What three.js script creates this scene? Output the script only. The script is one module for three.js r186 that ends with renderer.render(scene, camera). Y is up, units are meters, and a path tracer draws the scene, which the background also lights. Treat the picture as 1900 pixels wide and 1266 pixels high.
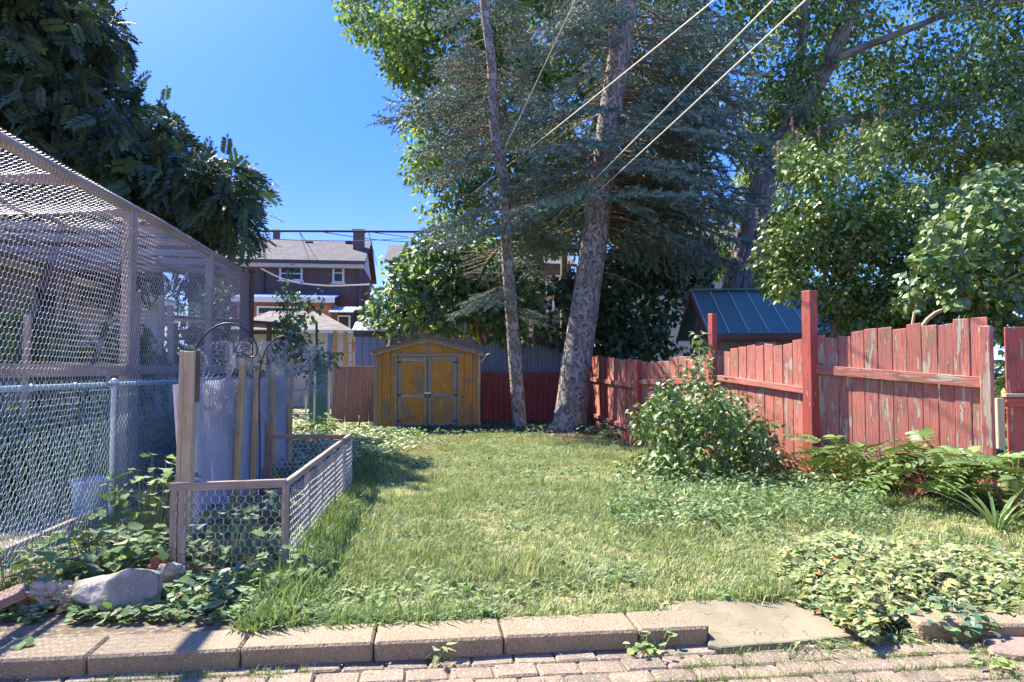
import * as THREE from 'three';
import { mergeGeometries, mergeVertices } from 'three/addons/utils/BufferGeometryUtils.js';

// ---------------------------------------------------------------- camera, sky, sun, exposure
const scene = new THREE.Scene();
const FPX = 1300, CX = 950, CY = 633;                       // focal length and centre of the photograph in its own pixels
const camera = new THREE.PerspectiveCamera(2 * Math.atan(633 / FPX) * 180 / Math.PI, 1900 / 1266, 0.05, 600);
camera.position.set(0, 1.35, 0);
camera.rotation.order = 'YXZ';
camera.rotation.set(Math.atan(55 / FPX), -Math.atan(160 / FPX), 0);
camera.updateMatrixWorld(true);
scene.add(camera);

const SUN = new THREE.Vector3(-0.616, 1.0, -0.788).normalize();          // 38 degrees left of the yard's axis, 45 degrees up
{
  const W = 512, H = 256, d = new Float32Array(W * H * 4), v = new THREE.Vector3();
  for (let j = 0; j < H; j++) for (let i = 0; i < W; i++) {
    const el = ((j + 0.5) / H - 0.5) * Math.PI, az = ((i + 0.5) / W - 0.5) * 2 * Math.PI;
    v.set(Math.cos(el) * Math.cos(az), Math.sin(el), Math.cos(el) * Math.sin(az));
    const up = Math.max(v.y, 0), t = Math.pow(1 - up, 9), g = Math.pow(Math.max(v.dot(SUN), 0), 16) * 0.2;
    const o = (j * W + i) * 4, mid = Math.pow(1 - up, 1.6);
    d[o] = 0.023 + 0.011 * mid + 0.27 * t + g; d[o + 1] = 0.090 + 0.030 * mid + 0.29 * t + g; d[o + 2] = 0.40 + 0.05 * mid + 0.18 * t + g; d[o + 3] = 1;
  }
  const sky = new THREE.DataTexture(d, W, H, THREE.RGBAFormat, THREE.FloatType);
  sky.mapping = THREE.EquirectangularReflectionMapping; sky.magFilter = THREE.LinearFilter; sky.minFilter = THREE.LinearFilter; sky.wrapS = THREE.RepeatWrapping;
  sky.needsUpdate = true;
  scene.background = sky; scene.environment = sky;
}
const sun = new THREE.DirectionalLight(new THREE.Color().setRGB(1, 0.93, 0.82), 4);
sun.position.copy(SUN).multiplyScalar(60); sun.target.position.set(0, 0, -10); sun.castShadow = true; sun.shadow.radius = 1;
Object.assign(sun.shadow.camera, { left: -30, right: 30, top: 30, bottom: -30, near: 1, far: 140 }); sun.shadow.mapSize.set(4096, 4096);
scene.add(sun, sun.target);
const renderer = new THREE.WebGLRenderer({ antialias: true });
renderer.toneMapping = THREE.LinearToneMapping; renderer.toneMappingExposure = 4.35; renderer.shadowMap.enabled = true;

// ---------------------------------------------------------------- helpers
const V = (x, y, z) => new THREE.Vector3(x, y, z);
let seed = 12345;
const rnd = () => { seed = (seed + 0x6D2B79F5) | 0; let t = Math.imul(seed ^ (seed >>> 15), 1 | seed); t = (t + Math.imul(t ^ (t >>> 7), 61 | t)) ^ t; return ((t ^ (t >>> 14)) >>> 0) / 4294967296; };
const R = (a, b) => a + (b - a) * rnd();
const gauss = () => (rnd() + rnd() + rnd() - 1.5) * 1.2;
const setSeed = n => { seed = n; };
const rayDir = (px, py) => V((px - CX) / FPX, -(py - CY) / FPX, -1).applyQuaternion(camera.quaternion);
const D = (px, py, dc) => rayDir(px, py).multiplyScalar(dc).add(camera.position);                                    // at camera depth dc
const G = (px, py, y = 0) => { const r = rayDir(px, py); return r.multiplyScalar((y - 1.35) / r.y).add(camera.position); };  // on a level plane
const AX = (px, py, x) => { const r = rayDir(px, py); return r.multiplyScalar(x / r.x).add(camera.position); };      // on a plane of constant x
const AZ = (px, py, z) => { const r = rayDir(px, py); return r.multiplyScalar(z / r.z).add(camera.position); };      // on a plane of constant z
const hash = (x, y, s) => { let h = Math.imul(x, 374761393) + Math.imul(y, 668265263) + Math.imul(s, 974711); h = Math.imul(h ^ (h >>> 13), 1274126177); return ((h ^ (h >>> 16)) >>> 0) / 4294967296; };
const mod = (a, n) => ((a % n) + n) % n;
function vn(x, y, px, py, s) { const xi = Math.floor(x), yi = Math.floor(y); let fx = x - xi, fy = y - yi; fx = fx * fx * (3 - 2 * fx); fy = fy * fy * (3 - 2 * fy); const a = mod(xi, px), b = mod(xi + 1, px), c = mod(yi, py), d = mod(yi + 1, py); return (hash(a, c, s) * (1 - fx) + hash(b, c, s) * fx) * (1 - fy) + (hash(a, d, s) * (1 - fx) + hash(b, d, s) * fx) * fy; }
function fbm(u, v, fx, fy, oct, s) { let a = 0, w = 0.5, n = 0; for (let k = 0; k < oct; k++) { a += w * vn(u * fx, v * fy, fx, fy, s + k * 17); n += w; w *= 0.55; fx *= 2; fy *= 2; } return a / n; }
const n3 = (x, y, z, s = 0) => { const zi = Math.floor(z), f = z - zi, t = f * f * (3 - 2 * f); return vn(x + zi * 7.13, y + zi * 3.7, 9973, 9973, s + zi) * (1 - t) + vn(x + (zi + 1) * 7.13, y + (zi + 1) * 3.7, 9973, 9973, s + zi + 1) * t; };
const lerp = (a, b, t) => a + (b - a) * t, mix3 = (a, b, t) => [lerp(a[0], b[0], t), lerp(a[1], b[1], t), lerp(a[2], b[2], t)], sm = (a, b, x) => { const t = Math.min(1, Math.max(0, (x - a) / (b - a))); return t * t * (3 - 2 * t); };
const enc = c => { c = Math.min(1, Math.max(0, c)); return 255 * (c <= 0.0031308 ? 12.92 * c : 1.055 * Math.pow(c, 1 / 2.4) - 0.055); };
function tex(w, h, fn, srgb = true) {           // fn(u, v) -> linear colour (srgb) or one height
  const d = new Uint8Array(w * h * 4);
  for (let j = 0; j < h; j++) for (let i = 0; i < w; i++) { const c = fn((i + 0.5) / w, (j + 0.5) / h), o = (j * w + i) * 4; if (srgb) { d[o] = enc(c[0]); d[o + 1] = enc(c[1]); d[o + 2] = enc(c[2]); } else d[o] = d[o + 1] = d[o + 2] = 255 * Math.min(1, Math.max(0, c)); d[o + 3] = 255; }
  const t = new THREE.DataTexture(d, w, h); t.wrapS = t.wrapT = THREE.RepeatWrapping; t.magFilter = THREE.LinearFilter; t.minFilter = THREE.LinearMipmapLinearFilter; t.generateMipmaps = true; if (srgb) t.colorSpace = THREE.SRGBColorSpace; t.needsUpdate = true; return t;
}
const rep = (t, sx, sy) => { t.repeat.set(1 / sx, 1 / sy); return t; };        // one copy covers sx by sy metres
const rgb = (r, g, b) => new THREE.Color().setRGB(r, g, b);
function std(c, rough = 0.85, o = {}) { return new THREE.MeshStandardMaterial({ color: Array.isArray(c) ? rgb(...c) : c, roughness: rough, side: THREE.DoubleSide, ...o }); }
const mapped = (m, sx, sy, rough = 0.85, o = {}) => std([1, 1, 1], rough, { map: rep(m, sx, sy), ...o });
const leafMat = (c, tr = 0.42, rough = 0.95) => new THREE.MeshPhysicalMaterial({ color: rgb(...c), roughness: rough, transmission: tr, thickness: 0, side: THREE.DoubleSide, specularIntensity: 0.8 });

const taken = {};
const numbered = n => { taken[n] = (taken[n] || 0) + 1; return taken[n] === 1 ? n : `${n}_${String(taken[n] - 1).padStart(3, '0')}`; };
const baseOf = new WeakMap();
function thing(name, label, category, at, group) {
  const o = new THREE.Group(); o.name = numbered(name); o.position.copy(at); o.userData = { label, category }; if (group) o.userData.group = group;
  baseOf.set(o, at.clone()); scene.add(o); return o;
}
function part(name, geo, mat, parent, kind) {        // geometry in world coordinates
  const b = baseOf.get(parent); geo.translate(-b.x, -b.y, -b.z);
  const m = new THREE.Mesh(geo, mat); m.name = name; m.castShadow = m.receiveShadow = true; if (kind) m.userData.kind = kind;
  baseOf.set(m, b); parent.add(m); return m;
}
function shared(name, geo, mat, parent, matrix) {    // shared geometry, placed by a world matrix
  const b = baseOf.get(parent), m = new THREE.Mesh(geo, mat); m.name = name; m.castShadow = m.receiveShadow = true;
  matrix.decompose(m.position, m.quaternion, m.scale); m.position.sub(b); baseOf.set(m, b); parent.add(m); return m;
}
function single(name, label, category, geo, mat, at, group) {
  geo.translate(-at.x, -at.y, -at.z); const m = new THREE.Mesh(geo, mat); m.name = numbered(name); m.position.copy(at); m.castShadow = m.receiveShadow = true;
  m.userData = { label, category }; if (group) m.userData.group = group; scene.add(m); return m;
}
function struct(name, geo, mat) { const m = new THREE.Mesh(geo, mat); m.name = name; m.userData.kind = 'structure'; m.receiveShadow = m.castShadow = true; baseOf.set(m, V(0, 0, 0)); scene.add(m); return m; }
function metreUV(g, o = [R(0, 5), R(0, 5)]) {        // uv in metres, v along the longest side
  g.computeBoundingBox(); const s = g.boundingBox.getSize(V(0, 0, 0)).toArray(), L = s.indexOf(Math.max(...s)), p = g.attributes.position, n = g.attributes.normal, uv = new Float32Array(p.count * 2);
  for (let i = 0; i < p.count; i++) { const N = [Math.abs(n.getX(i)), Math.abs(n.getY(i)), Math.abs(n.getZ(i))], k = N.indexOf(Math.max(...N)), P = [p.getX(i), p.getY(i), p.getZ(i)], r = [0, 1, 2].filter(a => a !== k), v = r.includes(L) ? L : r[1], u = r.find(a => a !== v); uv[2 * i] = P[u] + o[0]; uv[2 * i + 1] = P[v] + o[1]; }
  g.setAttribute('uv', new THREE.BufferAttribute(uv, 2)); return g;
}
function box(w, h, d, ch = 0.004) {                  // chamfered box about the origin
  if (!ch) return metreUV(new THREE.BoxGeometry(w, h, d));
  const a = w / 2, b = h / 2, c = d / 2, pos = [], P = (x, y, z) => [x, y, z];
  ch = Math.min(ch, a * 0.4, b * 0.4, c * 0.4);
  const quad = (p, q, r, s) => pos.push(...p, ...q, ...r, ...p, ...r, ...s), tri = (p, q, r) => pos.push(...p, ...q, ...r);
  const X = (s, y, z) => P(s * a, y * (b - ch), z * (c - ch)), Y = (x, s, z) => P(x * (a - ch), s * b, z * (c - ch)), Z = (x, y, s) => P(x * (a - ch), y * (b - ch), s * c);
  for (const s of [-1, 1]) { const f = (p, q, r, t) => s > 0 ? quad(p, q, r, t) : quad(t, r, q, p);
    f(X(s, -1, 1), X(s, -1, -1), X(s, 1, -1), X(s, 1, 1)); f(Y(-1, s, 1), Y(1, s, 1), Y(1, s, -1), Y(-1, s, -1)); f(Z(-1, -1, s), Z(1, -1, s), Z(1, 1, s), Z(-1, 1, s)); }
  for (const s of [-1, 1]) for (const t of [-1, 1]) { const o = s * t > 0, f = (p, q, r, u) => o ? quad(p, q, r, u) : quad(u, r, q, p);
    f(X(s, t, 1), X(s, t, -1), Y(s, t, -1), Y(s, t, 1)); f(Y(-1, s, t), Y(1, s, t), Z(1, s, t), Z(-1, s, t)); f(X(s, -1, t), Z(s, -1, t), Z(s, 1, t), X(s, 1, t));
    for (const u of [-1, 1]) { const k = s * t * u > 0; k ? tri(X(s, t, u), Y(s, t, u), Z(s, t, u)) : tri(Z(s, t, u), Y(s, t, u), X(s, t, u)); } }
  const g = new THREE.BufferGeometry(); g.setAttribute('position', new THREE.Float32BufferAttribute(pos, 3)); g.computeVertexNormals(); return metreUV(g);
}
const at = (g, x, y, z, ry = 0, rx = 0, rz = 0) => g.applyMatrix4(new THREE.Matrix4().compose(V(x, y, z), new THREE.Quaternion().setFromEuler(new THREE.Euler(rx, ry, rz, 'YXZ')), V(1, 1, 1)));
function basis(yAxis, xHint) { const y = yAxis.clone().normalize(), z = V(0, 0, 0).crossVectors(xHint, y).normalize(), x = V(0, 0, 0).crossVectors(y, z); return new THREE.Matrix4().makeBasis(x, y, z); }
function beam(a, b, w, t, xHint = V(0, 1, 0), ch = 0.004) {   // bar from a to b: w along xHint, t across it
  const d = b.clone().sub(a), g = box(w, d.length(), t, ch); const m = basis(d, xHint); m.setPosition(a.clone().add(b).multiplyScalar(0.5)); return g.applyMatrix4(m);
}
function limb(pts, r0, r1, sides = 8, rough = 0, step = 0.3, pw = 1) {  // tapered, slightly uneven tube through points
  const c = new THREE.CatmullRomCurve3(pts), len = c.getLength(), n = Math.max(2, Math.ceil(len / step)), pos = [], uv = [], idx = [];
  const P = c.getSpacedPoints(n); let x = V(1, 0, 0.01);
  for (let i = 0; i <= n; i++) {
    const t = P[Math.min(n, i + 1)].clone().sub(P[Math.max(0, i - 1)]).normalize(), z = V(0, 0, 0).crossVectors(x, t).normalize(); x = V(0, 0, 0).crossVectors(t, z).normalize();
    const r = lerp(r0, r1, Math.pow(i / n, pw));
    for (let k = 0; k <= sides; k++) { const a = k / sides * 2 * Math.PI, q = P[i].clone(), rr = r * (1 + rough * (n3(Math.cos(a) * 2 + 50, Math.sin(a) * 2 + i * step * 1.7 + 50, i * step * 1.3 + r0 * 100) - 0.5) * 2); q.addScaledVector(x, Math.cos(a) * rr).addScaledVector(z, Math.sin(a) * rr); pos.push(q.x, q.y, q.z); uv.push(a * (r0 + r1) / 2, i / n * len); }
    if (i) for (let k = 0; k < sides; k++) { const a = (i - 1) * (sides + 1) + k, b = a + sides + 1; idx.push(a, a + 1, b, b, a + 1, b + 1); }
  }
  const g = new THREE.BufferGeometry(); g.setAttribute('position', new THREE.Float32BufferAttribute(pos, 3)); g.setAttribute('uv', new THREE.Float32BufferAttribute(uv, 2)); g.setIndex(idx); g.computeVertexNormals(); return g;
}
const merge = l => mergeGeometries(l.map(g => { const h = g.index ? g.toNonIndexed() : g; for (const k of Object.keys(h.attributes)) if (!['position', 'normal', 'uv'].includes(k)) h.deleteAttribute(k); return h; }));
function cyl(a, b, r, sides = 10, r1 = r) { return limb([a, a.clone().lerp(b, 0.5), b], r, r1, sides, 0, 50); }
function rod(a, b, r, sides = 10) { const d = b.clone().sub(a), g = new THREE.CylinderGeometry(r, r, d.length(), sides); g.applyMatrix4(basis(d, Math.abs(d.y) > 0.9 * d.length() ? V(1, 0, 0) : V(0, 1, 0)).setPosition(a.clone().add(b).multiplyScalar(0.5))); return g; }
function wires(segs, r) {                              // many thin three-sided wires as one geometry
  const n = segs.length, pos = new Float32Array(n * 18), nor = new Float32Array(n * 18), idx = new Uint32Array(n * 18), uv = new Float32Array(n * 12), d = V(0, 0, 0), x = V(0, 0, 0), z = V(0, 0, 0);
  segs.forEach(([a, b, k = 1], i) => { d.subVectors(b, a).normalize(); x.set(0.31, 0.9, 0.27).cross(d).normalize(); z.crossVectors(d, x);
    for (let j = 0; j < 6; j++) { const t = (j % 3) * 2.0944, c = Math.cos(t), s = Math.sin(t), q = j < 3 ? a : b, o = i * 18 + j * 3; for (const [m, e] of [[0, 'x'], [1, 'y'], [2, 'z']]) { nor[o + m] = c * x[e] + s * z[e]; pos[o + m] = q[e] + nor[o + m] * r * k; } }
    const v = i * 6; for (let j = 0; j < 3; j++) { const k2 = (j + 1) % 3; idx.set([v + j, v + k2, v + 3 + j, v + 3 + j, v + k2, v + 3 + k2], i * 18 + j * 6); } });
  const g = new THREE.BufferGeometry(); g.setAttribute('position', new THREE.BufferAttribute(pos, 3)); g.setAttribute('normal', new THREE.BufferAttribute(nor, 3)); g.setAttribute('uv', new THREE.BufferAttribute(uv, 2)); g.setIndex(new THREE.BufferAttribute(idx, 1)); return g;
}
function hexNet(W, H, cell, f, r) {                    // hexagonal wire netting; f(u, v) places it
  const sgs = [], w = cell, e = cell / Math.sqrt(3), rowH = 1.5 * e, cols = Math.ceil(W / w), rows = Math.ceil(H / rowH), C = (u, v) => Math.max(0, Math.min(u, W)) === u && v >= 0 && v <= H;
  const add = (u0, v0, u1, v1, k) => { if (C(u0, v0) && C(u1, v1)) sgs.push([f(u0, v0), f(u1, v1), k]); };
  for (let j = 0; j <= rows; j++) for (let i = 0; i <= cols; i++) { const u = i * w + (j % 2) * w / 2, v = j * rowH; add(u, v, u + w / 2, v + e / 2); add(u + w / 2, v + e / 2, u + w, v); add(u + w / 2, v + e / 2, u + w / 2, v + rowH, 1.5); }
  return wires(sgs, r);
}
function diamondNet(W, H, cell, f, r) {                // chain link: woven zigzags
  const sgs = [], h = cell / 2; for (let i = 0; i * h < W; i++) for (let j = 0; j * h < H; j++) { const u = i * h, v = j * h; if ((i + j) % 2) sgs.push([f(u, v, 1), f(u + h, v + h, -1)]); else sgs.push([f(u, v + h, 1), f(u + h, v, -1)]); }
  return wires(sgs, r);
}
// ---- leaves
function leafGeo(profile, curve = 0.12, fold = 0.12) {  // base at origin, tip at +y, facing +z, length 1
  const pos = [], idx = [], n = profile.length - 1; profile.forEach((w, i) => { const y = i / n, z = -curve * y * y; pos.push(0, y, z, -w, y, z + fold * w, w, y, z + fold * w); });
  for (let i = 0; i < n; i++) { const a = i * 3, b = a + 3; idx.push(a, a + 2, b + 2, a, b + 2, b, a + 1, a, b, a + 1, b, b + 1); }
  const g = new THREE.BufferGeometry(); g.setAttribute('position', new THREE.Float32BufferAttribute(pos, 3)); g.setIndex(idx); const q = g.toNonIndexed();
  const P = q.attributes.position.array, keep = []; for (let t = 0; t < P.length; t += 9) { const a = V(P[t + 3] - P[t], P[t + 4] - P[t + 1], P[t + 5] - P[t + 2]), b = V(P[t + 6] - P[t], P[t + 7] - P[t + 1], P[t + 8] - P[t + 2]); if (a.cross(b).length() > 1e-5) keep.push(...P.slice(t, t + 9)); }
  const r = new THREE.BufferGeometry(); r.setAttribute('position', new THREE.Float32BufferAttribute(keep, 3)); const m = mergeVertices(r); m.computeVertexNormals(); m.setAttribute('uv', new THREE.BufferAttribute(new Float32Array(m.attributes.position.count * 2), 2)); return m;
}
const LEAF = {
  oval: leafGeo([0, 0.3, 0.24, 0], 0.15, 0.25), slim: leafGeo([0, 0.19, 0.15, 0], 0.2, 0.25), heart: leafGeo([0.12, 0.42, 0.36, 0.16, 0], 0.22, 0.2),
  round: leafGeo([0.18, 0.48, 0.52, 0.34, 0.05], 0.12, 0.15), maple: leafGeo([0.05, 0.5, 0.2, 0.34, 0], 0.15, 0.2), fine: leafGeo([0.02, 0.27, 0.31, 0.22, 0.09, 0], 0.3, 0.3), blade: leafGeo([0.018, 0.026, 0.024, 0.018, 0], 0.75, 0.3),
};
function frond(n, lw, ll, curve) {                     // feather-shaped compound leaf
  const l = []; for (let i = 0; i <= n; i++) { const t = 0.12 + 0.88 * i / n, sides = i === n ? [0] : [-1, 1]; for (const s of sides) { const g = leafGeo([0, lw, lw * 0.75, 0], 0.2, 0.3), L = ll * (0.75 + 0.5 * Math.sin(Math.PI * (0.25 + 0.6 * t))); g.scale(L, L, L); g.rotateZ(-s * 1.05); g.rotateX(R(-0.3, 0.3)); g.translate(0, t, -curve * t * t); l.push(g.toNonIndexed()); } }
  l.push(wires([[V(0, 0, 0), V(0, 0.5, -curve * 0.25)], [V(0, 0.5, -curve * 0.25), V(0, 1, -curve)]], 0.006).toNonIndexed()); return merge(l);
}
const mOrient = (p, dir, nor, s) => { const y = dir.clone().normalize(), x = V(0, 0, 0).crossVectors(y, nor).normalize(), z = V(0, 0, 0).crossVectors(x, y); return new THREE.Matrix4().makeBasis(x.multiplyScalar(s), y.multiplyScalar(s), z.multiplyScalar(s)).setPosition(p); };
function foliage(parent, geo, mats, list, nSingle, name = 'leaf', mass = 'crown') {   // the leaves that show largest singly, the rest as one mass
  const b = baseOf.get(parent), e = camera.position, dist = m => Math.hypot(m.elements[12] - e.x, m.elements[13] - e.y, m.elements[14] - e.z);
  if (nSingle) list.sort((p, q) => dist(p) - dist(q));
  for (let i = 0; i < Math.min(nSingle, list.length); i++) shared(name, geo, mats[Math.floor(rnd() * mats.length)], parent, list[i]);
  const rest = list.slice(nSingle), k = mats.length; if (!rest.length) return;
  const buckets = mats.map(() => []); rest.forEach(m => buckets[Math.floor(rnd() * k)].push(m));
  buckets.forEach((l, q) => { if (!l.length) return; const im = new THREE.InstancedMesh(geo, mats[q], l.length); im.name = mass; im.userData.kind = 'stuff'; const T = new THREE.Matrix4().makeTranslation(-b.x, -b.y, -b.z);
    l.forEach((m, i) => { im.setMatrixAt(i, T.clone().multiply(m)); const v = R(0.75, 1.25); im.setColorAt(i, rgb(v * R(0.9, 1.12), v, v * R(0.85, 1.1))); }); im.castShadow = im.receiveShadow = true; parent.add(im); });
}
function leafAt(p, out, s, droop = 0.5, face = 0.8) { const dir = out.clone().normalize().multiplyScalar(0.8).add(V(gauss(), gauss() - droop, gauss()).multiplyScalar(0.9)), nor = V(gauss() * 0.7, face + R(-0.5, 0.6), gauss() * 0.7); return mOrient(p, dir, nor, s * R(0.7, 1.25)); }
function clumpLeaves(list, c, r, n, s, droop, face) { for (let i = 0; i < n; i++) { const d = V(gauss(), gauss() * 0.85, gauss()).normalize(), q = Math.pow(rnd(), 0.45); list.push(leafAt(c.clone().addScaledVector(d, r * q), d, s, droop, face)); } }
const inside = (x, y, p) => { let c = false; for (let i = 0, j = p.length - 1; i < p.length; j = i++) if ((p[i][1] > y) !== (p[j][1] > y) && x < (p[j][0] - p[i][0]) * (y - p[i][1]) / (p[j][1] - p[i][1]) + p[i][0]) c = !c; return c; };
const edge = (x, y, p) => { let m = 1e9; for (let i = 0, j = p.length - 1; i < p.length; j = i++) { const dx = p[i][0] - p[j][0], dy = p[i][1] - p[j][1], t = Math.max(0, Math.min(1, ((x - p[j][0]) * dx + (y - p[j][1]) * dy) / (dx * dx + dy * dy))); m = Math.min(m, Math.hypot(x - p[j][0] - t * dx, y - p[j][1] - t * dy)); } return m; };
function clumpsIn(poly, d0, d1, n, r0, r1) {           // clump centres and radii (metres) spread through a crown whose outline was read from the photograph
  const xs = poly.map(p => p[0]), ys = poly.map(p => p[1]), out = []; let guard = 0;
  while (out.length < n && guard++ < n * 60) { const x = R(Math.min(...xs), Math.max(...xs)), y = R(Math.min(...ys), Math.max(...ys)); if (!inside(x, y, poly)) continue; const dc = R(d0, d1), r = R(r0, r1), rp = r * FPX / dc; if (edge(x, y, poly) < rp * 0.75) { if (rnd() < 0.75) continue; out.push([D(x, y, dc), Math.max(0.12, edge(x, y, poly) * dc / FPX)]); } else out.push([D(x, y, dc), r]); }
  return out;
}

// ---------------------------------------------------------------- materials
const grain = (u, v, s) => fbm(u, v, 40, 3, 4, s);
const woodTex = (a, b, s, knots = true) => tex(256, 512, (u, v) => { const g = grain(u, v, s), l = fbm(u, v, 3, 4, 4, s + 5), f = fbm(u, v, 128, 10, 2, s + 9); let c = mix3(a, b, sm(0.25, 0.75, g * 0.6 + l * 0.4)); if (f < 0.33) c = mix3(c, [a[0] * 0.4, a[1] * 0.4, a[2] * 0.4], 0.6); return c; });
const woodBump = tex(256, 512, (u, v) => 0.5 * grain(u, v, 77) + 0.5 * fbm(u, v, 90, 6, 3, 78), false); rep(woodBump, 0.5, 1);
const wb = { bumpMap: woodBump, bumpScale: 0.004 };
const paint = (base, under, amount, s, dirt) => tex(512, 1024, (u, v) => {
  const p = fbm(u, v, 26, 8, 6, s) * 0.6 + fbm(u, v, 6, 4, 5, s + 3) * 0.25 + fbm(u, v, 140, 24, 3, s + 4) * 0.15, f = fbm(u, v, 100, 14, 3, s + 7), l = fbm(u, v, 4, 6, 5, s + 11);
  let c = base.map(x => x * (0.75 + 0.5 * l)); c = mix3(c, [c[0] * 0.55, c[1] * 0.5, c[2] * 0.5], sm(0.55, 0.75, f) * 0.7);
  const m = sm(1 - amount - 0.02, 1 - amount + 0.02, p); c = mix3(c, under.map(x => x * (0.6 + 0.8 * f)), m);
  const e = sm(1 - amount - 0.045, 1 - amount - 0.02, p) * (1 - m); c = mix3(c, [c[0] * 0.45, c[1] * 0.4, c[2] * 0.4], e * 0.7);
  return mix3(c, dirt, sm(0.62, 0.8, fbm(u, v, 7, 9, 5, s + 23)) * 0.6); });
const RED = [0.45, 0.15, 0.105], BARE = [0.40, 0.32, 0.235], MOSS = [0.20, 0.16, 0.08];
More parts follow.
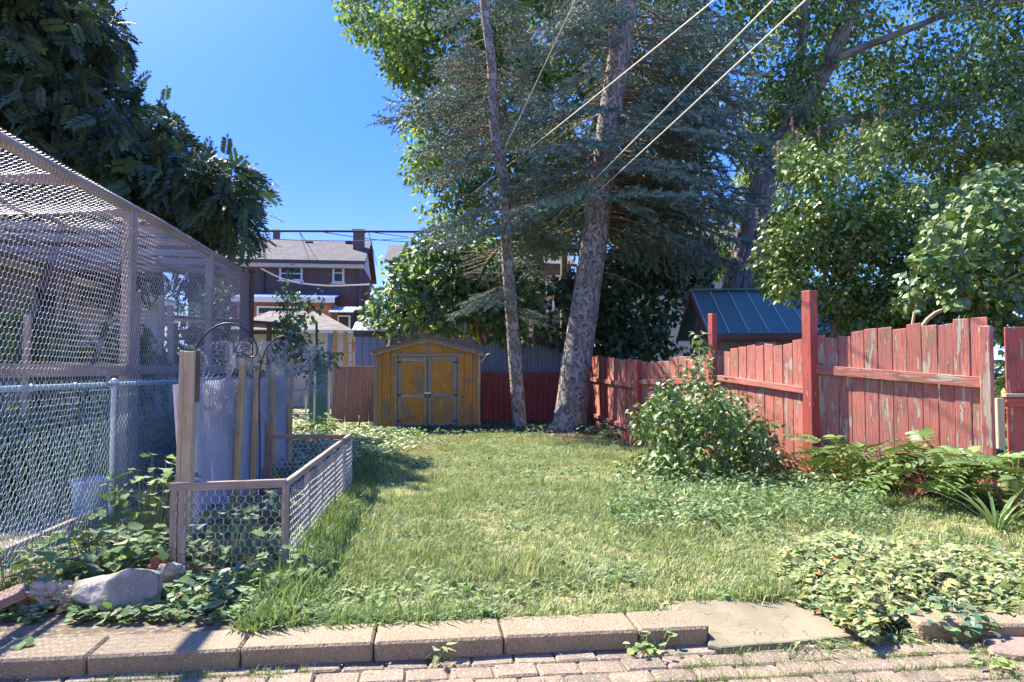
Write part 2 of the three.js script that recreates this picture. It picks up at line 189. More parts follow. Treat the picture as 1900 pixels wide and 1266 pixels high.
const M = {
  red: [paint(RED, BARE, 0.355, 1, MOSS), paint(RED, BARE, 0.41, 2, MOSS), paint([0.45, 0.15, 0.11], BARE, 0.46, 3, MOSS)].map(t => mapped(t, 1.1, 2.3, 0.75, wb)),
  redPost: mapped(paint([0.37, 0.07, 0.05], BARE, 0.34, 4, [0.15, 0.05, 0.03]), 1, 2, 0.6, wb),
  redDark: mapped(paint([0.34, 0.07, 0.055], [0.22, 0.14, 0.10], 0.36, 5, [0.16, 0.07, 0.05]), 1, 2, 0.8, wb),
  ochre: mapped(tex(512, 512, (u, v) => { const l = fbm(u, v, 3, 3, 6, 31), f = fbm(u, v, 50, 9, 4, 33), k = fbm(u, v, 7, 6, 5, 35); let c = mix3([0.56, 0.245, 0.03], [0.44, 0.18, 0.02], f); c = mix3(c, [0.20, 0.165, 0.095], sm(0.47, 0.66, l * 0.65 + k * 0.35) * 0.85); return mix3(c, [0.55, 0.47, 0.34], sm(0.74, 0.8, fbm(u, v, 60, 30, 3, 37)) * 0.6); }), 1.3, 1.6, 0.85, wb),
  trim: mapped(tex(256, 512, (u, v) => { const p = fbm(u, v, 10, 6, 5, 41), f = grain(u, v, 43); let c = mix3([0.34, 0.27, 0.17], [0.20, 0.18, 0.14], f); c = mix3(c, [0.42, 0.21, 0.04], sm(0.52, 0.6, p)); return mix3(c, [0.5, 0.45, 0.36], sm(0.66, 0.72, f)); }), 0.5, 1.1, 0.85, wb),
  grey: mapped(woodTex([0.40, 0.31, 0.245], [0.25, 0.19, 0.15], 51), 0.4, 1.1, 0.9, wb),
  tan: mapped(woodTex([0.50, 0.38, 0.24], [0.36, 0.26, 0.16], 52), 0.4, 1.1, 0.85, wb),
  stake: mapped(woodTex([0.58, 0.38, 0.14], [0.38, 0.23, 0.09], 53), 0.3, 1.1, 0.85, wb),
  brown: mapped(woodTex([0.29, 0.185, 0.135], [0.20, 0.125, 0.09], 54), 0.6, 1.3, 0.85, wb),
  darkWood: mapped(woodTex([0.16, 0.10, 0.065], [0.09, 0.06, 0.04], 55), 0.6, 1.3, 0.9, wb),
  redBrown: mapped(woodTex([0.30, 0.12, 0.07], [0.17, 0.07, 0.045], 56), 0.4, 1.1, 0.9, wb),
  galv: std([0.62, 0.63, 0.64], 0.42, { metalness: 0.55 }), netWire: std([0.52, 0.50, 0.49], 0.5, { metalness: 0.25 }), greenWire: std([0.16, 0.36, 0.30], 0.5), linkWire: std([0.27, 0.43, 0.40], 0.5, { metalness: 0.2 }),
  iron: std([0.03, 0.03, 0.035], 0.5, { metalness: 0.4 }), cable: std([0.05, 0.05, 0.055], 0.7), paleCable: std([0.62, 0.57, 0.48], 0.7), netting: std([0.42, 0.40, 0.37], 0.8),
  concrete: mapped(tex(512, 512, (u, v) => { const f = fbm(u, v, 60, 60, 3, 61), l = fbm(u, v, 4, 4, 5, 62), p = fbm(u, v, 110, 110, 2, 63); let c = mix3([0.265, 0.205, 0.125], [0.18, 0.135, 0.082], l); if (p > 0.74) c = mix3(c, [0.42, 0.36, 0.28], 0.5); if (f < 0.3) c = mix3(c, [0.13, 0.10, 0.07], 0.65); return c; }), 0.7, 0.7, 0.9, { bumpMap: rep(tex(512, 512, (u, v) => fbm(u, v, 80, 80, 3, 64), false), 0.7, 0.7), bumpScale: 0.006 }),
  paver: [[0.20, 0.148, 0.10], [0.165, 0.125, 0.088], [0.225, 0.168, 0.112]].map((b, i) => mapped(tex(256, 256, (u, v) => { const l = fbm(u, v, 4, 4, 5, 71 + i), f = fbm(u, v, 70, 70, 2, 75 + i); let c = b.map(x => x * (0.65 + 0.6 * l)); if (f > 0.7) c = mix3(c, [0.45, 0.38, 0.3], 0.5); if (f < 0.28) c = mix3(c, [0.09, 0.07, 0.05], 0.5); return mix3(c, [0.12, 0.12, 0.07], sm(0.58, 0.72, fbm(u, v, 6, 6, 4, 79 + i)) * 0.6); }), 0.5, 0.5, 0.9, { bumpMap: rep(tex(256, 256, (u, v) => fbm(u, v, 40, 40, 3, 80), false), 0.4, 0.4), bumpScale: 0.005 })),
  slab: mapped(tex(512, 512, (u, v) => { const l = fbm(u, v, 3, 3, 5, 91), f = fbm(u, v, 40, 40, 3, 92), c = Math.abs(fbm(u, v, 5, 3, 4, 93) - 0.5); let q = mix3([0.255, 0.21, 0.125], [0.145, 0.125, 0.075], sm(0.3, 0.7, l)); q = mix3(q, [0.17, 0.14, 0.10], f * 0.4); if (c < 0.002) q = mix3(q, [0.08, 0.07, 0.05], 0.7); return q; }), 1.4, 1.4, 0.9, { bumpMap: rep(tex(512, 512, (u, v) => { const c = Math.abs(fbm(u, v, 5, 3, 4, 93) - 0.5); return 0.3 * fbm(u, v, 30, 30, 3, 94) + 0.5 * fbm(u, v, 4, 6, 3, 95) + (c < 0.002 ? 0 : 0.2); }, false), 1.4, 1.4), bumpScale: 0.012 }),
  rock: mapped(tex(512, 512, (u, v) => { const l = fbm(u, v, 4, 4, 6, 101), f = fbm(u, v, 40, 40, 3, 102); let c = mix3([0.40, 0.36, 0.29], [0.21, 0.185, 0.16], sm(0.3, 0.7, l)); if (f > 0.72) c = mix3(c, [0.45, 0.41, 0.35], 0.4); return mix3(c, [0.17, 0.19, 0.08], sm(0.6, 0.75, fbm(u, v, 5, 5, 4, 104)) * 0.5); }), 0.6, 0.6, 0.9, { bumpMap: rep(tex(512, 512, (u, v) => fbm(u, v, 8, 8, 6, 103), false), 0.5, 0.5), bumpScale: 0.02 }),
  paleRock: mapped(tex(256, 256, (u, v) => { const l = fbm(u, v, 5, 5, 6, 111); return mix3([0.50, 0.42, 0.28], [0.26, 0.20, 0.13], sm(0.3, 0.7, l)); }), 0.4, 0.4, 0.9, { bumpMap: rep(tex(256, 256, (u, v) => fbm(u, v, 9, 9, 5, 113), false), 0.3, 0.3), bumpScale: 0.02 }),
  pinkRock: mapped(tex(256, 256, (u, v) => mix3([0.27, 0.185, 0.135], [0.18, 0.125, 0.095], fbm(u, v, 6, 6, 6, 121))), 0.5, 0.5, 0.9, { bumpMap: rep(tex(256, 256, (u, v) => fbm(u, v, 12, 12, 5, 123), false), 0.4, 0.4), bumpScale: 0.012 }),
  soil: mapped(tex(512, 512, (u, v) => { const l = fbm(u, v, 5, 5, 6, 131), f = fbm(u, v, 60, 60, 3, 132); return mix3(mix3([0.10, 0.07, 0.045], [0.17, 0.13, 0.075], l), [0.28, 0.22, 0.13], sm(0.6, 0.75, f)); }), 2.3, 2.3, 0.95, { bumpMap: rep(tex(256, 256, (u, v) => fbm(u, v, 20, 20, 5, 133), false), 1, 1), bumpScale: 0.03 }),
  lawnSoil: mapped(tex(512, 512, (u, v) => { const l = fbm(u, v, 5, 5, 6, 141), f = fbm(u, v, 70, 70, 3, 142); return mix3(mix3([0.15, 0.15, 0.055], [0.24, 0.19, 0.09], l), [0.34, 0.29, 0.15], sm(0.58, 0.72, f)); }), 2.9, 2.9, 0.95, { bumpMap: rep(tex(256, 256, (u, v) => fbm(u, v, 30, 30, 4, 143), false), 0.8, 0.8), bumpScale: 0.02 }),
  sand: mapped(tex(256, 256, (u, v) => mix3([0.13, 0.10, 0.065], [0.22, 0.17, 0.12], fbm(u, v, 30, 30, 4, 151))), 0.6, 0.6, 0.95),
  brick: mapped(tex(1024, 1024, (u, v) => { const row = Math.floor(v * 28), x = u * 9 + (row % 2) * 0.5, i = Math.floor(x), fx = x - i, fy = v * 28 - row; const m = fx < 0.05 || fy < 0.14, h = hash(mod(i, 9), row, 5); return m ? [0.27, 0.23, 0.215] : mix3([0.085, 0.045, 0.04], [0.15, 0.075, 0.06], h * 0.7 + 0.3 * fbm(u, v, 60, 60, 2, 161)); }), 2.03, 2.1, 0.9),
  orangeBrick: mapped(tex(512, 512, (u, v) => { const row = Math.floor(v * 14), x = u * 5 + (row % 2) * 0.5, i = Math.floor(x), fx = x - i, fy = v * 14 - row; const m = fx < 0.05 || fy < 0.14, h = hash(mod(i, 5), row, 6); return m ? [0.40, 0.30, 0.24] : mix3([0.36, 0.10, 0.045], [0.48, 0.15, 0.07], h); }), 1.13, 1.05, 0.9),
  shingle: mapped(tex(512, 512, (u, v) => { const row = Math.floor(v * 16), i = Math.floor(u * 12 + (row % 2) * 0.5), fy = v * 16 - row; const b = 0.75 + 0.45 * hash(mod(i, 12), row, 9); return (fy < 0.1 ? [0.045, 0.04, 0.042] : [0.088, 0.078, 0.08]).map(c => c * b * (0.8 + 0.4 * fbm(u, v, 40, 40, 3, 171))); }), 3, 2.4, 0.95),
  paleShingle: mapped(tex(512, 512, (u, v) => { const row = Math.floor(v * 14), i = Math.floor(u * 10 + (row % 2) * 0.5), fy = v * 14 - row; const b = 0.75 + 0.45 * hash(mod(i, 10), row, 19); return (fy < 0.15 ? [0.09, 0.078, 0.066] : [0.19, 0.16, 0.13]).map(c => c * b); }), 2.6, 2.2, 0.95),
  white: std([0.72, 0.71, 0.68], 0.6), cream: std([0.62, 0.55, 0.42], 0.7), dark: std([0.035, 0.035, 0.04], 0.6), gutter: std([0.06, 0.055, 0.065], 0.5),
  glass: new THREE.MeshPhysicalMaterial({ color: rgb(0.55, 0.66, 0.66), roughness: 0.06, transmission: 1, thickness: 0, side: THREE.DoubleSide }),
  room: std([0.05, 0.05, 0.055], 0.9), tealRoof: std([0.125, 0.225, 0.20], 0.4, { metalness: 0.1 }), tealSeam: std([0.62, 0.64, 0.60], 0.4, { metalness: 0.2 }), blueRoof: std([0.05, 0.09, 0.24], 0.5), slate: std([0.17, 0.22, 0.38], 0.55), paleMetal: std([0.55, 0.62, 0.66], 0.4, { metalness: 0.5 }),
  corrug: std([0.24, 0.31, 0.36], 0.5, { metalness: 0.25 }), greenPanel: std([0.02, 0.13, 0.11], 0.6), siding: std([0.36, 0.36, 0.40], 0.7), sheet: new THREE.MeshPhysicalMaterial({ color: rgb(0.47, 0.43, 0.42), roughness: 0.8, transmission: 0.2, thickness: 0, side: THREE.DoubleSide }), orange: std([0.8, 0.12, 0.02], 0.5), tub: std([0.42, 0.48, 0.60], 0.6), blueTub: std([0.06, 0.13, 0.32], 0.6), shedRoof: std([0.24, 0.20, 0.16], 0.9),
  bark: mapped(tex(512, 1024, (u, v) => { const p = fbm(u, v, 18, 22, 4, 181), w = fbm(u, v, 60, 50, 3, 182), l = fbm(u, v, 3, 4, 5, 184); let c = mix3([0.20, 0.165, 0.135], [0.33, 0.285, 0.24], sm(0.3, 0.65, p)); if (p < 0.36) c = [0.10, 0.08, 0.065]; if (w > 0.66) c = mix3(c, [0.58, 0.53, 0.46], 0.75); return mix3(c, [0.24, 0.17, 0.12], sm(0.5, 0.7, l) * 0.5); }), 0.7, 1.4, 0.95, { bumpMap: rep(tex(512, 1024, (u, v) => sm(0.25, 0.6, fbm(u, v, 18, 22, 4, 181)), false), 0.7, 1.4), bumpScale: 0.03 }),
  ridgeBark: mapped(tex(512, 512, (u, v) => { const p = fbm(u, v, 16, 3, 5, 191); return mix3([0.07, 0.055, 0.045], [0.21, 0.17, 0.14], sm(0.3, 0.65, p)); }), 0.9, 1.8, 0.95, { bumpMap: rep(tex(512, 512, (u, v) => fbm(u, v, 16, 3, 5, 191), false), 0.9, 1.8), bumpScale: 0.05 }),
  stump: mapped(tex(256, 256, (u, v) => { const p = fbm(u, v, 16, 4, 5, 195), l = fbm(u, v, 4, 4, 5, 196); return mix3(mix3([0.12, 0.095, 0.06], [0.36, 0.28, 0.18], sm(0.3, 0.65, p)), [0.20, 0.22, 0.09], sm(0.5, 0.68, l) * 0.7); }), 0.5, 0.6, 0.95, { bumpMap: rep(tex(256, 256, (u, v) => fbm(u, v, 16, 4, 5, 195), false), 0.5, 0.6), bumpScale: 0.03 }),
  faded: mapped(woodTex([0.30, 0.225, 0.18], [0.20, 0.15, 0.12], 57), 0.6, 1.3, 0.85, wb),
  twig: std([0.22, 0.15, 0.10], 0.9), redTwig: std([0.28, 0.12, 0.075], 0.9), paleTwig: std([0.42, 0.34, 0.24], 0.9), stemGreen: std([0.20, 0.24, 0.09], 0.8), seed: std([0.30, 0.19, 0.12], 0.95),
};
const L = {
  lime: [leafMat([0.24, 0.34, 0.06], 0.48), leafMat([0.17, 0.27, 0.05], 0.45), leafMat([0.32, 0.40, 0.09], 0.5)],
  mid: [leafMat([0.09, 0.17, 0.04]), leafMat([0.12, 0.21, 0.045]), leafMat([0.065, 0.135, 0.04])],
  dark: [leafMat([0.045, 0.085, 0.032], 0.28, 0.7), leafMat([0.065, 0.12, 0.04], 0.32, 0.7), leafMat([0.04, 0.07, 0.035], 0.22, 0.7)],
  blue: [leafMat([0.075, 0.16, 0.085], 0.4, 0.5), leafMat([0.10, 0.20, 0.085], 0.42, 0.5), leafMat([0.16, 0.27, 0.09], 0.45, 0.55)],
  lilac: [leafMat([0.23, 0.33, 0.08], 0.48, 0.38), leafMat([0.16, 0.26, 0.06], 0.45, 0.36), leafMat([0.32, 0.40, 0.12], 0.48, 0.42)],
  shrub: [leafMat([0.16, 0.26, 0.075], 0.42, 0.45), leafMat([0.11, 0.20, 0.06], 0.4, 0.45), leafMat([0.25, 0.35, 0.10], 0.45, 0.5)],
  pale: [leafMat([0.34, 0.38, 0.13], 0.45), leafMat([0.25, 0.31, 0.10], 0.4), leafMat([0.42, 0.40, 0.17], 0.4), leafMat([0.18, 0.26, 0.08], 0.4)],
  grass: [leafMat([0.27, 0.34, 0.085], 0.45, 0.8), leafMat([0.19, 0.28, 0.06], 0.45, 0.8), leafMat([0.40, 0.42, 0.17], 0.4, 0.8)],
  dry: [leafMat([0.45, 0.36, 0.17], 0.35), leafMat([0.36, 0.30, 0.13], 0.35)],
  spruce: [std([0.15, 0.235, 0.17], 0.7), std([0.12, 0.195, 0.13], 0.7), std([0.19, 0.28, 0.20], 0.7)],
  rust: [std([0.34, 0.12, 0.04], 0.9)],
};

// ---------------------------------------------------------------- ground, lawn, patio
const plane = (x0, x1, z0, z1, y) => { const g = new THREE.PlaneGeometry(x1 - x0, z1 - z0); g.rotateX(-Math.PI / 2); g.translate((x0 + x1) / 2, y, (z0 + z1) / 2); const p = g.attributes.position, uv = g.attributes.uv; for (let i = 0; i < p.count; i++) uv.setXY(i, p.getX(i), p.getZ(i)); return g; };
const EDGE_Z = -3.66;
struct('ground', plane(-250, 250, -400, 60, -0.16), M.soil);
{
  const f = EDGE_Z - 0.10, q = [[-15, f], [1.15, f], [1.25, -3.98], [2.75, -3.98], [2.8, f], [19, f], [19, f - 30.3], [-15, f - 30.3]], g = new THREE.ExtrudeGeometry(new THREE.Shape(q.map(p => new THREE.Vector2(p[0], -p[1]))), { depth: 0.15, bevelEnabled: false }); g.rotateX(-Math.PI / 2); g.translate(0, -0.15, 0);   // notched where the flagstone lies
  const p = g.attributes.position, uv = g.attributes.uv; for (let i = 0; i < p.count; i++) uv.setXY(i, p.getX(i), p.getZ(i)); struct('lawn', g, M.lawnSoil);
}
struct('garden_bed', plane(-3.6, -0.95, -11.5, -3.78, 0.004), M.soil);
const patio = struct('patio', plane(-8, 9, -3.8, 4.4, -0.077), M.sand);
{
  setSeed(11); const variants = []; for (let k = 0; k < 6; k++) { const g = box(0.20, 0.06, 0.135, 0.009), p = g.attributes.position; for (let i = 0; i < p.count; i++) { const x = p.getX(i), z = p.getZ(i), h = (n3(x * 30 + k * 9 + 40, z * 30 + 40, k) - 0.5) * 0.008; p.setXYZ(i, x + h, p.getY(i) + h * 0.5, z + h); } g.computeVertexNormals(); variants.push(g); }
  for (let r = 0; r < 8; r++) for (let i = 0; i < 36; i++) { const x = -3.6 + i * 0.207 + (r % 2) * 0.1 + R(-0.004, 0.004), z = -3.50 + r * 0.142 + R(-0.004, 0.004) + 0.02 * Math.sin(x * 0.9); const m = new THREE.Matrix4().makeRotationFromEuler(new THREE.Euler(R(-0.02, 0.02), R(-0.03, 0.03), R(-0.02, 0.02))).setPosition(x, -0.094 + R(-0.004, 0.007), z); shared('paver', variants[Math.floor(rnd() * 6)], M.paver[Math.floor(rnd() * 3)], patio, m); }
}
// ---- concrete edging
function roughen(g, amp, f, s = 1) { const h = mergeVertices((() => { const q = g.clone(); q.deleteAttribute('normal'); q.deleteAttribute('uv'); return q; })()); const p = h.attributes.position; for (let i = 0; i < p.count; i++) { const x = p.getX(i), y = p.getY(i), z = p.getZ(i); p.setXYZ(i, x + amp * (n3(x * f + 9, y * f + 9, z * f + s) - 0.5), y + amp * (n3(x * f + 29, y * f + 9, z * f + s) - 0.5), z + amp * (n3(x * f + 49, y * f + 9, z * f + s) - 0.5)); } h.computeVertexNormals(); const q = h.toNonIndexed(); q.computeVertexNormals(); return metreUV(q); }
{
  setSeed(21); const top = 0.028, bot = -0.075, H = top - bot, xs = [-40, 160, 445, 693, 935, 1186, 1315].map(px => { const r = rayDir(px, 1188); return r.x / -r.z * 3.53; });
  const words = ['catching the wire mesh shadow by the tilted brown board', 'in front of the big boulder', 'crossed by slanting post shadows beside the low wire fence', 'with a dark post shadow, beside the lawn corner', 'bare of shadows along the lawn front', 'short end piece beside the flat flagstone'];
  for (let i = 0; i < 6; i++) {
    const w = xs[i + 1] - xs[i] - 0.008, g = at(box(w, H, 0.27, 0.012), (xs[i] + xs[i + 1]) / 2, (top + bot) / 2 + R(-0.004, 0.004), EDGE_Z + R(-0.006, 0.006), R(-0.006, 0.006));
    single('edging_block', `long tan concrete edging block ${words[i]}`, 'edging block', g, M.concrete, V((xs[i] + xs[i + 1]) / 2, bot, EDGE_Z), 'concrete edging blocks along the lawn');
  }
  const a = G(1707, 1155, 0.03), b = G(1645, 1121, 0.03), dir = V(0.985, 0, 0.17).normalize(), back = b.clone().sub(a).setY(0);
  const w = 0.30, n = V(dir.z, 0, -dir.x); if (n.dot(back) < 0) n.negate();
  const q = (k, l) => { const c = a.clone().addScaledVector(dir, k + l / 2).addScaledVector(n, w / 2); return at(box(l, 0.13, w, 0.014), c.x, -0.037, c.z, -Math.atan2(dir.z, dir.x)); };
  single('edging_block', 'weathered concrete edging block with clover growing against its front', 'edging block', q(0, 0.56), M.concrete, V(a.x, -0.1, a.z), 'concrete edging blocks along the lawn');
  single('edging_block', 'weathered concrete edging block behind the flat pink rock', 'edging block', q(0.57, 0.6), M.concrete, V(a.x + 0.6, -0.1, a.z), 'concrete edging blocks along the lawn');
}
function slabGeo(pts, y, t, bev = 0.012) { const s = new THREE.Shape(pts.map(p => new THREE.Vector2(p.x, -p.z))), g = new THREE.ExtrudeGeometry(s, { depth: t, bevelEnabled: true, bevelSize: bev, bevelThickness: bev, bevelSegments: 2 }); g.rotateX(-Math.PI / 2); g.translate(0, y - t - bev, 0); return metreUV(g); }
{
  const P = [[1205, 1140], [1250, 1124], [1312, 1116], [1400, 1109], [1486, 1105], [1530, 1125], [1560, 1140], [1597, 1162], [1578, 1175], [1480, 1186], [1400, 1193], [1338, 1200], [1318, 1196], [1318, 1160], [1215, 1165]].map(p => G(p[0], p[1], lerp(0.016, -0.038, (p[1] - 1105) / 95)));
  const zb = Math.min(...P.map(p => p.z)), zf = Math.max(...P.map(p => p.z)), sg = slabGeo(P, 0.0, 0.035), sp = sg.attributes.position; for (let i = 0; i < sp.count; i++) sp.setY(i, sp.getY(i) + lerp(0.016, -0.038, (sp.getZ(i) - zb) / (zf - zb)) + 0.004 * (n3(sp.getX(i) * 9 + 9, sp.getZ(i) * 9 + 60, 2) - 0.5)); sg.computeVertexNormals();
  single('flagstone', 'large flat tan flagstone with cracks beside the edging end', 'flagstone', sg, M.slab, V(P[4].x, -0.06, P[4].z));
  const Q = [[1826, 1180], [1832, 1163], [1856, 1152], [1900, 1149], [1960, 1152], [1990, 1190], [1940, 1218], [1880, 1212], [1845, 1206], [1838, 1192]].map(p => G(p[0], p[1], -0.03));
  single('flat_rock', 'flat pinkish stone lying beside the clover clump', 'rock', slabGeo(Q, -0.03, 0.06, 0.02), M.pinkRock, V(Q[0].x, -0.1, Q[0].z));
}
function rockGeo(c, rx, ry, rz, s, amp = 0.35, f = 2.2, yaw = 0, hump = 0) { const g = new THREE.IcosahedronGeometry(1, 14), p = g.attributes.position, v = V(0, 0, 0), cuts = []; setSeed(Math.round(s * 1000)); for (let k = 0; k < 11; k++) cuts.push([V(gauss(), gauss(), gauss()).normalize(), R(0.62, 0.9)]); for (let i = 0; i < p.count; i++) { v.fromBufferAttribute(p, i); for (const [n, d] of cuts) { const o = v.dot(n) - d; if (o > 0) v.addScaledVector(n, -o * 0.85); } if (hump) v.y *= 0.62 + 0.6 * sm(-0.5, 0.6, v.x * hump); const k = 1 + amp * (n3(v.x * f + s, v.y * f + 20, v.z * f + 30) - 0.5) * 2 + amp * 0.45 * (n3(v.x * f * 3 + s, v.y * f * 3 + 20, v.z * f * 3 + 30) - 0.5) * 2; p.setXYZ(i, v.x * k * rx, v.y * k * ry, v.z * k * rz); } const h = mergeVertices((() => { g.deleteAttribute('normal'); g.deleteAttribute('uv'); return g; })()); h.computeVertexNormals(); metreUV(h); return at(h, c.x, c.y, c.z, yaw); }
{
  const c = D(222, 1132, 3.98); single('boulder', 'large smooth grey boulder with a rounded hump behind the edging', 'boulder', rockGeo(V(c.x, 0.075, c.z), 0.30, 0.20, 0.17, 3.3, 0.12, 1.6, 0.1, 1), M.rock, V(c.x, 0, c.z));
  const d = D(90, 1150, 3.98); single('jagged_rock', 'jagged pale tan rock between the boulder and the tilted board', 'rock', mergeGeometries([rockGeo(V(d.x, 0.05, d.z), 0.16, 0.07, 0.09, 5.1, 0.6, 3), rockGeo(V(d.x + 0.15, 0.07, d.z + 0.04), 0.10, 0.09, 0.08, 6.1, 0.6, 3), rockGeo(V(d.x - 0.13, 0.04, d.z - 0.02), 0.12, 0.06, 0.09, 7.4, 0.6, 3)]), M.paleRock, V(d.x, 0, d.z));
  const e = D(320, 1100, 4.35); single('small_rock', 'small angular tan rock beside the grey boulder', 'rock', rockGeo(V(e.x, 0.07, e.z), 0.085, 0.10, 0.08, 9.7, 0.4, 1.6), M.paleRock, V(e.x, 0, e.z));
  const f = D(272, 1152, 3.95); single('pebble', 'low dark stone half hidden in weeds before the boulder', 'rock', rockGeo(V(f.x, 0.03, f.z), 0.07, 0.04, 0.05, 2.7, 0.4, 1.6), M.rock, V(f.x, 0, f.z));
  const g = D(290, 1100, 4.5); single('broken_brick', 'rough brownish stone piece tucked behind the boulder', 'rock', rockGeo(V(g.x, 0.08, g.z), 0.08, 0.08, 0.06, 4.2, 0.5, 1.8), M.redBrown, V(g.x, 0, g.z));
  const A = D(-70, 1185, 3.75), B = D(46, 1122, 3.9); A.y = 0.03; B.y = 0.13; single('tilted_board', 'short brown board tilted against the edging beside the jagged rock', 'board', beam(A, B, 0.05, 0.19, V(-0.3, 1, 0.15)), M.brown, V(A.x, 0, A.z));
}

// ---------------------------------------------------------------- chain link fence beside the cage
const CLX = -2.72;
{
  const t = thing('chain_link_fence', 'grey chain link fence with a round top rail beside the wire cage', 'fence', V(CLX, 0, -8)), H = 1.23;
  const p1 = AX(212, 700, CLX).z, posts = [p1 + 2.55, p1, p1 - 2.6, p1 - 5.2, p1 - 7.6];
  posts.forEach((z, i) => { const m = part('post', rod(V(CLX, -0.05, z), V(CLX, H + 0.015, z), 0.026, 12), M.galv, t); part('post_cap', at(new THREE.SphereGeometry(0.034, 10, 6), CLX, H + 0.02, z), M.galv, m); if (i < posts.length - 1) part('top_rail', rod(V(CLX, H, z - 0.002), V(CLX, H, posts[i + 1] + 0.002), 0.021, 10), M.galv, t); for (const y of [0.25, 0.6, 0.95]) part('tie_band', rod(V(CLX, y, z), V(CLX, y + 0.025, z), 0.03, 10), M.galv, m); });
  for (let i = 0; i < 12; i++) { const z = posts[0] - i * 0.62; part('tie_wire', at(new THREE.TorusGeometry(0.025, 0.0035, 5, 12), CLX, H, z), M.galv, t); }
  const z0 = posts[0], Ln = z0 - posts[4]; part('chain_mesh', diamondNet(Ln, H, 0.075, (u, v, s) => V(CLX + 0.03 + 0.004 * s + 0.03 * Math.sin(u * 1.3) * Math.sin(v * 2.6), v, z0 - u), 0.0024), M.linkWire, t, 'stuff');
  const hooks = []; for (let i = 0; i * 0.0375 < 5.4; i++) { const z = z0 - i * 0.075; hooks.push([V(CLX + 0.03, H - 0.02, z), V(CLX + 0.025, H + 0.045, z - 0.02)], [V(CLX + 0.025, H + 0.045, z - 0.02), V(CLX + 0.03, H - 0.01, z - 0.05)]); if (i > 140) break; } part('twisted_ends', wires(hooks, 0.0026), M.linkWire, t, 'stuff');
}
// ---------------------------------------------------------------- chicken wire cage
const CGX = -2.9, CGH = 2.95, CG0 = -3.2, CG1 = -11.75, CGL = -5.7;
{
  setSeed(31); const t = thing('chicken_wire_cage', 'tall timber framed enclosure covered in chicken wire over garden plants', 'enclosure', V(CGX, 0, -8)), H = CGH;
  part('top_rail', limb([V(CGX, H, CG0), V(CGX - 0.01, H - 0.015, -5.5), V(CGX, H + 0.01, -8), V(CGX, H - 0.01, -10), V(CGX, H, CG1)], 0.052, 0.045, 10, 0.06), M.grey, t);
  part('top_rail', beam(V(-3.85, H, CG0), V(-3.85, H - 0.05, CG1), 0.04, 0.06), M.grey, t); part('top_rail', beam(V(-4.75, H - 0.03, CG0), V(-4.75, H - 0.05, CG1), 0.04, 0.06), M.grey, t); part('top_rail', beam(V(CGL, H, CG0), V(CGL, H, CG1), 0.09, 0.05), M.grey, t);
  const zs = [130, 245, 305, 350, 388, 418].map(px => AX(px, 400, CGX).z); for (const z of [-4.6, ...zs, CG1 + 0.3]) part('rafter', beam(V(CGX, H - 0.035, z), V(CGL, H - 0.02 + R(-0.03, 0.03), z + R(-0.05, 0.05)), 0.085, 0.042), M.grey, t);
  const pz = [AX(240, 500, CGX).z, AX(388, 560, CGX).z];
  part('post', beam(V(CGX - 0.01, 0, pz[0]), V(CGX, H - 0.02, pz[0]), 0.09, 0.13, V(1, 0, 0)), M.grey, t); part('post', beam(V(CGX - 0.02, 0, pz[0] - 0.19), V(CGX - 0.01, 2.15, pz[0] - 0.18), 0.07, 0.10, V(1, 0, 0)), M.grey, t);
  part('post', beam(V(CGX, 0, pz[1]), V(CGX, H - 0.02, pz[1]), 0.08, 0.10, V(1, 0, 0)), M.grey, t); part('post', beam(V(CGX + 0.02, 0, CG1), V(CGX + 0.02, H + 0.03, CG1), 0.20, 0.10, V(1, 0, 0)), M.darkWood, t); part('post', beam(V(CGX, 0, CG0 - 0.2), V(CGX, H, CG0 - 0.2), 0.09, 0.09, V(1, 0, 0)), M.grey, t);
  for (const z of [-4, -6.5, -9.3, CG1]) part('post', beam(V(CGL, 0, z), V(CGL, H, z), 0.09, 0.09, V(1, 0, 0)), M.grey, t);
  part('middle_rail', beam(V(CGX + 0.01, 1.345, CG0), V(CGX + 0.01, 1.355, pz[0] + 0.07), 0.10, 0.045), M.grey, t); part('middle_rail', beam(V(CGX + 0.01, 1.36, pz[0] - 0.07), V(CGX + 0.01, 1.35, CG1 + 0.06), 0.09, 0.045), M.grey, t);
  part('middle_rail', beam(V(CGX, 1.36, CG1 - 0.02), V(CGL, 1.3, CG1 - 0.02), 0.09, 0.045), M.grey, t);
  part('bottom_rail', beam(V(CGX, 0.06, CG0), V(CGX, 0.06, CG1), 0.12, 0.045), M.grey, t);
  const side = (u, v) => V(CGX + 0.055 + 0.025 * (n3(u * 1.5 + 5, v * 1.5 + 5, 3) - 0.5) * 2, v + 0.02 * (n3(u * 2, v * 2, 9) - 0.5), CG0 - u);
  part('side_netting', hexNet(CG0 - CG1, CGH - 0.03, 0.054, side, 0.0015), M.netWire, t, 'stuff');
  const roof = (u, v) => V(CGX + 0.05 - v, CGH + 0.05 - 0.14 * Math.abs(Math.sin((u + 0.4) * 2.6)) * Math.sin(Math.PI * Math.min(1, v / 2.85)) - 0.06 * n3(u * 2, v * 2, 4), CG0 - u);
  part('roof_netting', hexNet(CG0 - CG1, 2.85, 0.056, roof, 0.0015), M.netWire, t, 'stuff');
  const end = (u, v) => V(CGX - u, v, CG1 - 0.05); part('end_netting', hexNet(2.8, CGH, 0.06, end, 0.0018), M.netWire, t, 'stuff');
}
